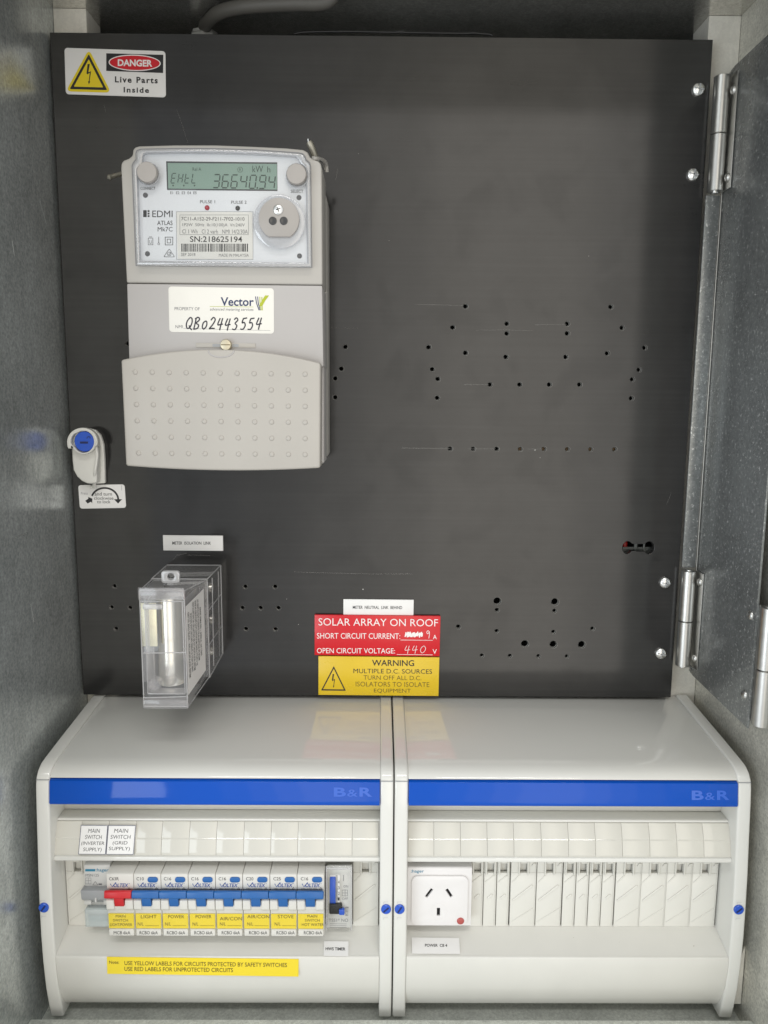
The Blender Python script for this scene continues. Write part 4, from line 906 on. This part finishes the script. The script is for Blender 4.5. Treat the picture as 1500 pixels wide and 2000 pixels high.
for bl, (px0, py0, px1, py1) in ((blL, (652, 1538, 727, 1556)), (blR, (1351, 1544, 1425, 1562.5))):
    k = Ink('embossed_letters', M_BLUEE, bl); pl = ((0, yb(-262)-0.10, -262), Vector((0, -14.4, 2.1)).normalized())
    w3 = (px1-px0)/3
    k.text('B', qd(px0, py0, px0+w3*0.95, py1, pl), 0.03); k.text('&', qd(px0+w3*1.05, py0+4, px0+w3*1.85, py1, pl), 0.01); k.text('R', qd(px0+w3*2.0, py0, px1, py1, pl), 0.03)
# blue quarter-turn screws on the cheeks
for e, px, py, an in ((encL, 85.3, 1773, 0.95), (encL, 754, 1776, 0.75), (encR, 780.5, 1776, 1.0), (encR, 1443, 1777, 0.7)):
    c = W(px, py, -108.4)
    s_ = part('cover_screw', lathe(NB(), (c.x, -107.6, c.z), [(3.3, 0), (3.3, -1.1), (2.9, -1.5), (0.3, -1.6)], 'y', 24), M_BSCREW, e)
    q = NB(); ca, sa = math.cos(an), math.sin(an); prism(q, [(c.x+u*ca-v*sa, c.z+u*sa+v*ca) for u, v in ((-2.3, -0.5), (2.3, -0.5), (2.3, 0.5), (-2.3, 0.5))], -109.0, -109.35); part('screw_slot', q, M_SLOT, s_)
    kk = Ink('lock_mark', M_GREYL, e)
    for sg, dz in ((1, 5.6), (1, -5.9)):
        stroke(kk, [(c.x-1.6, -108.75, c.z+dz), (c.x+1.4, -108.75, c.z+dz)], 0.14); stroke(kk, [(c.x-1.6, -108.75, c.z+dz-1.4), (c.x-1.6, -108.75, c.z+dz)], 0.14)

# blanking pieces in the empty ways (shared meshes for wide and narrow)
def blank_mesh(w):
    q = NB(); h = w/2-0.22; H = RZT-RZB; n = 2.4 if w < 12 else 2.5; nh = 17.6; ox = 0 if w < 12 else -0.3
    z1, z0 = RZT+0.5, RZB+0.2
    box(q, -h, ox-n, -85.9, -83.4, z1-nh, z1, 0.35); box(q, ox+n, h, -85.9, -83.4, z1-nh, z1, 0.35); box(q, -h, h, -85.9, -83.4, z0, z1-nh-0.02, 0.35)
    for s_ in (-1, 1): box(q, ox+s_*(n+0.55)-0.55, ox+s_*(n+0.55)+0.55, -87.0, -85.95, z1-nh-1.2, z1, 0.3)
    box(q, ox-n, ox+n, -82.6, -82.0, z1-nh, z1)
    box(q, ox-n+0.3, ox+n-0.3, -87.6, -84.5, z1-9.6, z1-7.6, 0.2)
    def bar(xa, za, xb, zb_, wd, y): 
        d = Vector((xb-xa, zb_-za)).normalized(); nrm = Vector((-d.y, d.x))*wd/2
        prism(q, [(xa+nrm.x, za+nrm.y), (xb+nrm.x, zb_+nrm.y), (xb-nrm.x, zb_-nrm.y), (xa-nrm.x, za-nrm.y)], y, -85.95, 'y', 0.2)
    if w < 12:
        bar(-h+0.6, z1-24.5, h-2.0, z1-19.4, 0.5, -86.5); bar(h-2.0, z1-19.4, h-0.7, z1-19.6, 0.5, -86.5); bar(-1.5, z0+21.5, 1.6, z0+24.5, 1.6, -86.6); bar(h-0.8, z0+1, h-0.7, z1-19, 0.5, -86.4)
    else:
        bar(-h+0.8, z1-24.5, -3.2, z1-19.2, 0.5, -86.5); bar(-h+1.6, z0+20, h-2.6, z0+31.5, 1.4, -86.7); bar(-h+1.0, z0+3.5, h-0.8, z0+14.5, 0.45, -86.3); bar(h-3.6, z1-12.4, h-2.2, z1-10.2, 0.6, -86.8); bar(h-2.2, z1-10.2, h-0.8, z1-10.4, 0.6, -86.8)
        bar(h-0.6, z0+1, h-0.5, z1-1, 0.5, -86.4)
    bmesh.ops.scale(q, verts=q.verts, vec=(MM,)*3); me = bpy.data.meshes.new('pole_blank'); q.to_mesh(me); q.free(); me.materials.append(M_BLANK)
    me.polygons.foreach_set('use_smooth', [True]*len(me.polygons)); me.set_sharp_from_angle(angle=math.radians(38))
    return me
ME_W, ME_N = blank_mesh(18.05), blank_mesh(9.05)
def blank(e, me, x):
    o = bpy.data.objects.new('pole_blank', me); COL.objects.link(o); o.parent = e; o.location = Vector((x, 0, 0))*MM-Vector(e.location)
for i in range(3): blank(encR, ME_N, 69.4+9.05*i)
for i in range(2): blank(encR, ME_W, 101.5+18.05*i)
for i in range(4): blank(encR, ME_N, 133.4+9.05*i)
for i in range(4): blank(encR, ME_W, 174.4+18.05*i-0.4*i)
blank(encL, ME_W, -205.4); blank(encL, ME_W, -7.6)

# ================================================================== circuit breakers
BX0, BP = -170.2, 18.03
YN = -105.4
Z = lambda py, Y: zpx(py, Y, 420)
zt_, z_r0, z_tog = Z(1706.5, YN), Z(1738, YN), 0
INFO = [('C63R', 'red', ['MAIN', 'SWITCH', 'LIGHT/POWER'], 'MCB 6kA', 'main switch breaker with a red toggle, marked C63R'),
        ('C10', 'blue', ['LIGHT', 'N/L ______'], 'RCBO 6kA', 'blue toggle breaker marked C10 with a LIGHT label'),
        ('C16', 'blue', ['POWER', 'N/L ______'], 'RCBO 6kA', 'blue toggle breaker marked C16 with a POWER label, next to the C10 one'),
        ('C16', 'blue', ['POWER', 'N/L ______'], 'RCBO 6kA', 'blue toggle breaker marked C16 with a POWER label, next to the AIR/CON ones'),
        ('C16', 'blue', ['AIR/CON', 'N/L ______'], 'RCBO 6kA', 'blue toggle breaker marked C16 with an AIR/CON label'),
        ('C20', 'blue', ['AIR/CON', 'N/L ______'], 'RCBO 6kA', 'blue toggle breaker marked C20 with an AIR/CON label'),
        ('C25', 'blue', ['STOVE', 'N/L ______'], 'RCBO 6kA', 'blue toggle breaker marked C25 with a STOVE label'),
        ('C16', 'blue', ['MAIN', 'SWITCH', 'HOT WATER'], 'RCBO 6kA', 'blue toggle breaker marked C16 with a MAIN SWITCH HOT WATER label')]
for i, (rate, colr, lines, foot, lab) in enumerate(INFO):
    x = BX0+BP*i; h = 8.85
    br = thing('circuit_breaker', lab, 'breaker', (x, -95, -368), 'circuit breakers in a row')
    zA, zB, zC, zD, zE = Z(1707, YN), Z(1739, YN), Z(1757, -107.5), Z(1776, -107.5), Z(1829, -106)
    prof = [(-84, zA), (-104.0, zA), (-105.2, zA-0.6), (YN, zA-1.4), (YN, zB+1), (-103.6, zB-0.4), (-103.6, zC-1), (-106.4, zC-1.5), (-106.9, zD), (-105.6, zD-2.2), (-105.0, zE+0.6), (-104.2, zE), (-84, zE)]
    part('body', prism(NB(), prof, x-h, x+h, 'x', 0.35, 2), M_BRK, br)
    tm = M_REDT if colr == 'red' else M_BLUET
    za, zb_, zc_ = Z(1739, -110.5), Z(1757, -111), Z(1771, -108.5)
    tg = part('toggle', prism(NB(), [(-103.5, Z(1740.5, -103.5)), (-107.0, Z(1738.5, -107.0)), (-109.4, Z(1740, -109.4)), (-110.4, Z(1744, -110.4)), (-111.0, zb_+0.8), (-110.4, zb_), (-103.5, zb_-2.5)], x-h-0.2, x+h-0.15, 'x', 0.45, 2), tm, br)
    part('toggle_stem', prism(NB(), [(-104, zb_), (-110.0, zb_+0.2), (-108.6, zc_), (-104, zc_-0.4)], x-3.1, x+3.1, 'x', 0.4), tm, tg)
    for s_ in (-1, 1): part('toggle_guard', prism(NB(), [(-103.7, Z(1757, -107.8)), (-107.4, Z(1757.5, -107.8)), (-108.2, Z(1760, -108)), (-108.0, Z(1776, -108)), (-106.5, Z(1779, -107))], x+s_*6.2-2.6, x+s_*6.2+2.55, 'x', 0.3), M_BRK, br)
    if colr == 'blue':
        p = W(298.5+53.5*(i-1), 1717.6, YN); part('test_button', prism(NB(), rrect(p.x-3.4, p.x+3.4, p.z-1.9, p.z+1.9, 1.7, 6), YN+0.2, YN-0.8, 'y', 0.35), M_BLUET, br)
    # circuit label behind a clear flap
    zl1, zl0 = Z(1785, -106), Z(1813.5, -106)
    lb = part('circuit_label', box(NB(), x-h+0.35, x+h-0.5, -105.9, -105.7, zl0, zl1), M_YELL, br)
    part('label_flap', prism(NB(), [(-106.2, zl1+0.3), (-107.3, zl1-0.2), (-107.3, zl0-0.2), (-106.9, zl0-0.6), (-106.2, zl0-0.6)], x-h+0.1, x+h-0.2, 'x', 0.2), M_CLEARL, br)
    part('rating_bar', box(NB(), x-h+0.5, x+h-0.6, -105.1, -106.6, Z(1828, -106.5), Z(1815, -106.5), 0.4), M_BRK, br)
    k = Ink('lettering', M_BLACK, br); kv = Ink('maker_lettering', M_VBLUE, br); ky = Ink('label_lettering', M_BROWN, lb)
    dx = 53.5*i; A = YN-0.08
    k.text(rate, qd(213+dx, 1713.3, (232 if len(rate) == 4 else 227.3)+dx, 1719.5, A), 0.004)
    kv.text('OLTEX', qd(221.8+dx, 1725.5, 251+dx, 1732.8, A), 0.022, 0.22); stroke(kv, [W(215.5+dx, 1726, A), W(219+dx, 1732.2, A), W(226.5+dx, 1723.5, A)], 0.55)
    kv.text('R', qd(252+dx, 1725, 253.6+dx, 1727, A))
    if colr == 'blue':
        k.text('230V~ 0.03A 50Hz', qd(213.5+dx, 1734.6, 245+dx, 1737, A))
    T3 = ((252+dx, 1732.8), (248.6+dx, 1737.6), (255.4+dx, 1737.6)); ring_polys(k, rtri(*T3, 0.5, A, 1), rtri(*tri_scale(*T3, 0.6), 0.4, A, 1))
    k.text(foot, qd((222 if i == 0 else 219)+dx, 1818.6, 254.5+dx, 1825, -106.72))
    k.text('0', qd(234.6+dx, 1768.5, 236+dx, 1771, -108.9)) if False else None
    A = -106.0
    if len(lines) == 3:
        ky.text(lines[0], qd(226+dx, 1787, 245+dx, 1792.2, A)); ky.text(lines[1], qd(221+dx, 1795, 250+dx, 1800.2, A)); ky.text(lines[2], qd(215+dx, 1803.2, 258+dx, 1808.8, A))
    else:
        wt = 3.1*len(lines[0]); ky.text(lines[0], qd(237+dx-wt, 1787+(4 if i == 4 else 0), 237+dx+wt, 1793.6+(4 if i == 4 else 0), A)); ky.text('N/L', qd(215.5+dx, 1801.5, 227+dx, 1808, A)); stroke(ky, [W(230+dx, 1808, A), W(257+dx, 1808.2, A)], 0.2)

# main switch of the inverter supply, set back beside the red breaker
x = BX0-BP-0.2; YH = -96.5; h = 8.8; ZH = lambda py, Y=-96.5: zpx(py, Y, 187)
sw = thing('main_switch', 'white modular main switch with a grey toggle and pale blue flap, beside the red breaker', 'switch', (x, -90, -372))
part('body', prism(NB(), [(-84, ZH(1684)), (-95, ZH(1688)), (YH, ZH(1691)), (YH, ZH(1734)), (-94, ZH(1736, -94)), (-94, ZH(1770, -94)), (-97, ZH(1773, -97)), (-97, ZH(1785, -97)), (-94, ZH(1787, -94)), (-94, ZH(1809, -94)), (-84, ZH(1806, -84))], x-h, x+h, 'x', 0.5, 2), M_HAG, sw)
tg = part('toggle', prism(NB(), [(-93.5, ZH(1736, -99)), (-101.0, ZH(1737, -101)), (-102.5, ZH(1740, -102.5)), (-101.5, ZH(1757, -101.5)), (-94, ZH(1766, -96))], x-h-0.8, x+h, 'x', 0.5), M_GREYT, sw)
for s_ in (-1, 1): part('toggle_guard', box(NB(), x+s_*6.4-2.3, x+s_*6.4+2.3, -99.2, -94, ZH(1767, -99), ZH(1754, -99), 0.5), M_HAG, sw)
p = W(187, 1757, -102); part('toggle_mark', box(NB(), p.x-0.6, p.x+0.6, -102.6, -101, p.z-1.8, p.z+1.2, 0.3), M_HAG, tg)
part('label_flap', box(NB(), x-h+0.1, x+h-0.1, -99.5, -94.1, ZH(1811, -99.5), ZH(1777, -99.5), 0.5), M_CLEARB, sw)
A = YH-0.1
k = Ink('maker_lettering', M_TEAL, sw); k.poly([W(px, py, A) for px, py in ((166.5, 1697.5), (186, 1697.5), (186, 1702), (166.5, 1702))]); k.text(':hager', qd(187, 1695.8, 212, 1704, A, 0.4), 0.01)
k = Ink('lettering', M_GREYI, sw); k.text('MSN125', qd(167, 1707, 193, 1712, A)); frame_px(k, 167, 1714.5, 178, 1726.5, 0.5, A); stroke(k, [W(167, 1720, A), W(178, 1720, A)], 0.2); stroke(k, [W(172.5, 1714.5, A), W(172.5, 1726.5, A)], 0.2)
T3 = ((186, 1721), (180.5, 1729), (192, 1729)); ring_polys(k, rtri(*T3, 0.5, A, 1), rtri(*tri_scale(*T3, 0.75), 0.4, A, 1)); k.poly([W(px, py, A) for px, py in ((192.5, 1725.5), (199, 1725.5), (199, 1728.6), (192.5, 1728.6))])

# hot water timer with a clear front
x = -25.4; h = 8.8; YT = -96.0; ZT = lambda py, Y=-98: zpx(py, Y, 660)
tm = thing('timer', 'clear-fronted modular timer with a blue and black dial at the end of the breakers', 'timer', (x, -90, -370))
part('body', prism(NB(), [(-84, ZT(1686, -84)), (YT, ZT(1690, YT)), (YT, ZT(1812, YT)), (-84, ZT(1800, -84))], x-h+0.4, x+h-0.4, 'x', 0.4), M_HAG, tm)
p0, p1 = W(644, 1708, YT), W(664, 1765, YT)
dl = part('dial', prism(NB(), [(YT+0.1, p0.z), (-98.6, (p0.z*0.8+p1.z*0.2)), (-99.2, (p0.z+p1.z)/2), (-98.6, p0.z*0.2+p1.z*0.8), (YT+0.1, p1.z)], p0.x, p1.x, 'x', 0.3), M_PAPER, tm)
q = NB(); xa, xb = W(644, 1730, -99).x, W(655.5, 1730, -99).x
prism(q, [(-97.2, p0.z-0.6), (-99.0, (p0.z*0.8+p1.z*0.2)), (-99.6, (p0.z+p1.z)/2), (-99.0, p0.z*0.2+p1.z*0.8), (-97.2, p1.z+0.6)], xa, xb, 'x', 0.3); part('dial_drum', q, M_BSCREW, dl)
k = Ink('dial_marks', M_BLACK, tm)
for i in range(24):
    py = 1710+53*i/24; k.poly([W(a_, b_, -99.75) for a_, b_ in ((655.5, py), (659.5, py), (659.5, py+1.1), (655.5, py+1.1))])
for i, s_ in enumerate('4321'): k.text(s_, qd(660, 1720+11*i, 663.2, 1726+11*i, -99.75))
p0, p1 = W(643, 1766, -98.4), W(668, 1786, -98.4); kn = part('knob', box(NB(), p0.x, p1.x, -98.6, YT, p1.z, p0.z, 0.8), M_CABLE, tm)
p0, p1 = W(662, 1776, -99.4), W(673, 1787, -99.4); part('knob_button', box(NB(), p0.x, p1.x, -100, -97, p1.z, p0.z, 0.7), M_BSCREW, kn)
kg = Ink('lettering', M_GREYI, tm); A = YT-0.1
kg.text('TSS1* NO', qd(642, 1794, 680, 1800.5, A)); kg.text('ON', qd(671, 1729, 680, 1733.5, A)); kg.text('OFF', qd(668, 1753, 679.5, 1757.6, A)); kg.text('RESET', qd(674, 1771, 680.5, 1789, A)); frame_px(kg, 668, 1738, 679, 1750, 0.7, A); stroke(kg, [W(668, 1744, A), W(679, 1744, A)], 0.3); stroke(kg, [W(674, 1737, A), W(674, 1751, A)], 0.3); stroke(kg, [W(671, 1709, A), W(671, 1721, A)], 0.4)
for py in (1804, 1807.5, 1811): stroke(kg, [W(644, py, A), W(677, py+0.4, A)], 0.2)
cv = part('clear_cover', prism(NB(), [(YT-0.3, ZT(1690, YT)), (-101.2, ZT(1691, -101.2)), (-102, ZT(1697, -102)), (-102, ZT(1812, -102)), (-101, ZT(1817, -101)), (YT-0.3, ZT(1815, YT))], x-h, x+h, 'x', 0.5), M_CLEARL, tm)
za, zb_ = ZT(1692, -102.2), ZT(1817, -102.2)
q = NB(); 
for s_ in (-1, 1): box(q, x+s_*(h-0.5)-0.45, x+s_*(h-0.5)+0.45, -102.6, -101.6, zb_, za, 0.2)
box(q, x-h+1, x+h-1, -102.6, -101.8, ZT(1698, -102.2), ZT(1694, -102.2), 0.3); part('cover_edge', q, M_CLEARE, cv)

# power socket
YK = -95.5
sk = thing('power_socket', 'white three-pin power socket with angled slots and a small red lens', 'socket', (42.5, -90, -368))
p0, p1 = W(797.5, 1696, YK), W(919.5, 1808, YK)
part('body', prism(NB(), [(-84, p0.z+1.0), (YK+1.2, p0.z+0.6), (YK, p0.z-0.6), (YK, p1.z), (-84, p1.z)], 20.6, p1.x, 'x', 0.4), M_SOCK, sk)
sl2 = []
for px, py, an, ln, wd in ((838, 1743.5, -34, 22, 5.8), (877, 1743.5, 32, 20.5, 5.8), (856.3, 1780.3, 0, 18, 6.4)):
    c = W(px, py, YK-1); a_ = math.radians(an); l2, w2 = ln*0.325/2, wd*0.325/2
    sl2.append([(c.x+u*math.cos(a_)-v*math.sin(a_), c.z+u*math.sin(a_)+v*math.cos(a_)) for u, v in ((-w2, -l2), (w2, -l2), (w2, l2), (-w2, l2))])
f0, f1 = W(804, 1710.5, YK-1), W(912.5, 1807, YK-1)
fp = plate_holes('face_plate', rrect(f0.x, f1.x, f1.z, f0.z, 4.5, 6), sl2, YK-1.6, 1.55, M_SOCK, sk, 0.4)
for s_ in sl2:
    q = NB(); prism(q, [(s_[0][0]*1.0, s_[0][1]), s_[1], s_[2], s_[3]], YK-0.06, YK-0.02); part('pin_slot', q, M_DARK, sk)
c = W(857, 1779, YK-1.6); q = NB(); n = 32
A_ = [q.verts.new((c.x+5.7*math.cos(2*math.pi*i/n), YK-1.62, c.z+6.3*math.sin(2*math.pi*i/n))) for i in range(n)]; B_2 = [q.verts.new((c.x+5.3*math.cos(2*math.pi*i/n), YK-1.75, c.z+5.9*math.sin(2*math.pi*i/n))) for i in range(n)]; C_2 = [q.verts.new((c.x+4.9*math.cos(2*math.pi*i/n), YK-1.62, c.z+5.5*math.sin(2*math.pi*i/n))) for i in range(n)]
for U, V in ((A_, B_2), (B_2, C_2)):
    for i in range(n): q.faces.new((U[i], U[(i+1) % n], V[(i+1) % n], V[i]))
bmesh.ops.recalc_face_normals(q, faces=q.faces); part('pin_surround', q, M_SOCK, fp)
p = W(899.5, 1799.3, YK-2); part('neon_lens', lathe(NB(), (p.x, YK-1.5, p.z), [(2.5, 0), (2.4, -0.6), (1.8, -1.0), (0.3, -1.1)], 'y', 20), M_PINK, sk)
Ink('maker_lettering', M_TEAL, sk).text(':hager', qd(802.7, 1698.6, 828, 1706, YK-0.1), 0.008)

# ================================================================== loose labels on the enclosures
def quad_label(name, label, quad, m, parent=None, thick=0.35, cat='label', edge=None, group=None):
    c = sum(quad, Vector())/4
    t = thing(name, label, cat, tuple(c), group)
    n = (quad[1]-quad[0]).cross(quad[3]-quad[0]).normalized()
    if n.y > 0 and abs(n.y) > abs(n.z) or (abs(n.z) >= abs(n.y) and n.z < 0): n = -n
    q = NB(); A = [q.verts.new(p-n*thick) for p in quad]; B = [q.verts.new(p) for p in quad]
    q.faces.new(B); q.faces.new(A[::-1])
    for i in range(4): q.faces.new((A[i], A[(i+1) % 4], B[(i+1) % 4], B[i]))
    bmesh.ops.recalc_face_normals(q, faces=q.faces); part('plate', q, m, t, False)
    return t, n
STN = Vector((0, -(ST_A[1]-ST_C[1]), -(ST_A[0]-ST_C[0])*-1)); STN = Vector((0, -22.6, 7.8)).normalized()
def strip_plane(lift): return (Vector((0, -97.6, -301))+STN*lift, STN)
for txts, cs, lab in (([('MAIN', 172.8, 1618.7, 195.5, 1626.5), ('SWITCH', 166.7, 1630.7, 199.2, 1638.8), ('(INVERTER', 159.2, 1643.5, 204, 1652.2), ('SUPPLY)', 162.7, 1655.5, 198.7, 1664.6)], [(152.8, 1668.6), (206.2, 1669), (210.4, 1612), (158, 1611.6)], 'white plate reading MAIN SWITCH (INVERTER SUPPLY) above the grey toggle switch'),
                     ([('MAIN', 223.5, 1618.7, 250.7, 1626.2), ('SWITCH', 216.5, 1630.7, 255.5, 1638.4), ('(GRID', 220.5, 1642.7, 249.3, 1651.4), ('SUPPLY)', 212.8, 1653.9, 254, 1662.6)], [(207.2, 1669), (260.6, 1669.2), (265, 1612.2), (211.6, 1612)], 'white plate reading MAIN SWITCH (GRID SUPPLY) above the red breaker')):
    t, n = quad_label('name_plate', lab, [W(*c_, strip_plane(1.0)) for c_ in cs], M_PAPER, thick=1.2)
    k = Ink('lettering', M_BLACK, t)
    for s_, a0, b0, a1, b1 in txts: k.text(s_, qd(a0, b0, a1, b1, strip_plane(1.08), 0.2, -0.8), -0.004, 0.06)
    kb = Ink('plate_border', M_NAVY, t); ins = [(cs[0][0]+0.9, cs[0][1]-0.9), (cs[1][0]-0.9, cs[1][1]-0.9), (cs[2][0]-0.9, cs[2][1]+0.9), (cs[3][0]+0.9, cs[3][1]+0.9)]
    ring_polys(kb, [W(*c_, strip_plane(1.05)) for c_ in cs], [W(*c_, strip_plane(1.05)) for c_ in ins])
ln = ((0, -108.2, -385), Vector((0, -1, 0.03)).normalized())
t, n = quad_label('note_label', 'long yellow label about yellow and red labels under the breakers', [W(*c_, ln) for c_ in ((209.5, 1902), (583, 1907.5), (583.2, 1873.5), (208.6, 1869))], M_YELL, thick=0.25)
k = Ink('lettering', M_BROWN, t); l2 = ((0, -108.3, -385), ln[1])
k.text('Note:', qd(213.3, 1876.3, 232.5, 1882.5, l2), 0.004); k.text('USE YELLOW LABELS FOR CIRCUITS PROTECTED BY SAFETY SWITCHES', qd(243, 1877, 560.5, 1885, l2, 4.0), 0.006); k.text('USE RED LABELS FOR UNPROTECTED CIRCUITS', qd(243, 1888.3, 455, 1896.3, l2, 2.6), 0.006)
fp_ = floor_plane(0.9)
t, n = quad_label('paper_label', 'small white paper label reading HWS TIMER under the timer', [W(*c_, fp_) for c_ in ((632, 1866.5), (680.3, 1867), (680.7, 1838.7), (633, 1838))], M_PAPER, thick=0.3)
Ink('lettering', M_BLACK, t).text('HWS TIMER', qd(635.9, 1850, 674.5, 1856, floor_plane(1.0), 0.5), 0.02)
t, n = quad_label('paper_label', 'white paper label reading POWER CB 4 under the power socket', [W(*c_, fp_) for c_ in ((804.8, 1862), (898.7, 1862.6), (896.5, 1832), (804, 1831))], M_PAPER, thick=0.3)
Ink('lettering', M_BLACK, t).text('POWER  CB 4', qd(830, 1843.4, 873.3, 1849, floor_plane(1.0), 0.4), 0.015)

# specks of dust and grit that have settled on the white covers
kd = Ink('dust_speck', M_BROWN, encR)
for px, py, r in ((1355, 1847.5, 0.45), (1120, 1831, 0.25), (1210, 1840, 0.2)):
    p = W(px, py, floor_plane(0.95)); kd.poly([p+Vector((r*math.cos(a_), -r*math.sin(a_)*0.95, r*math.sin(a_)*0.30)) for a_ in [k_*math.pi/3 for k_ in range(6)]])
flush_prints()
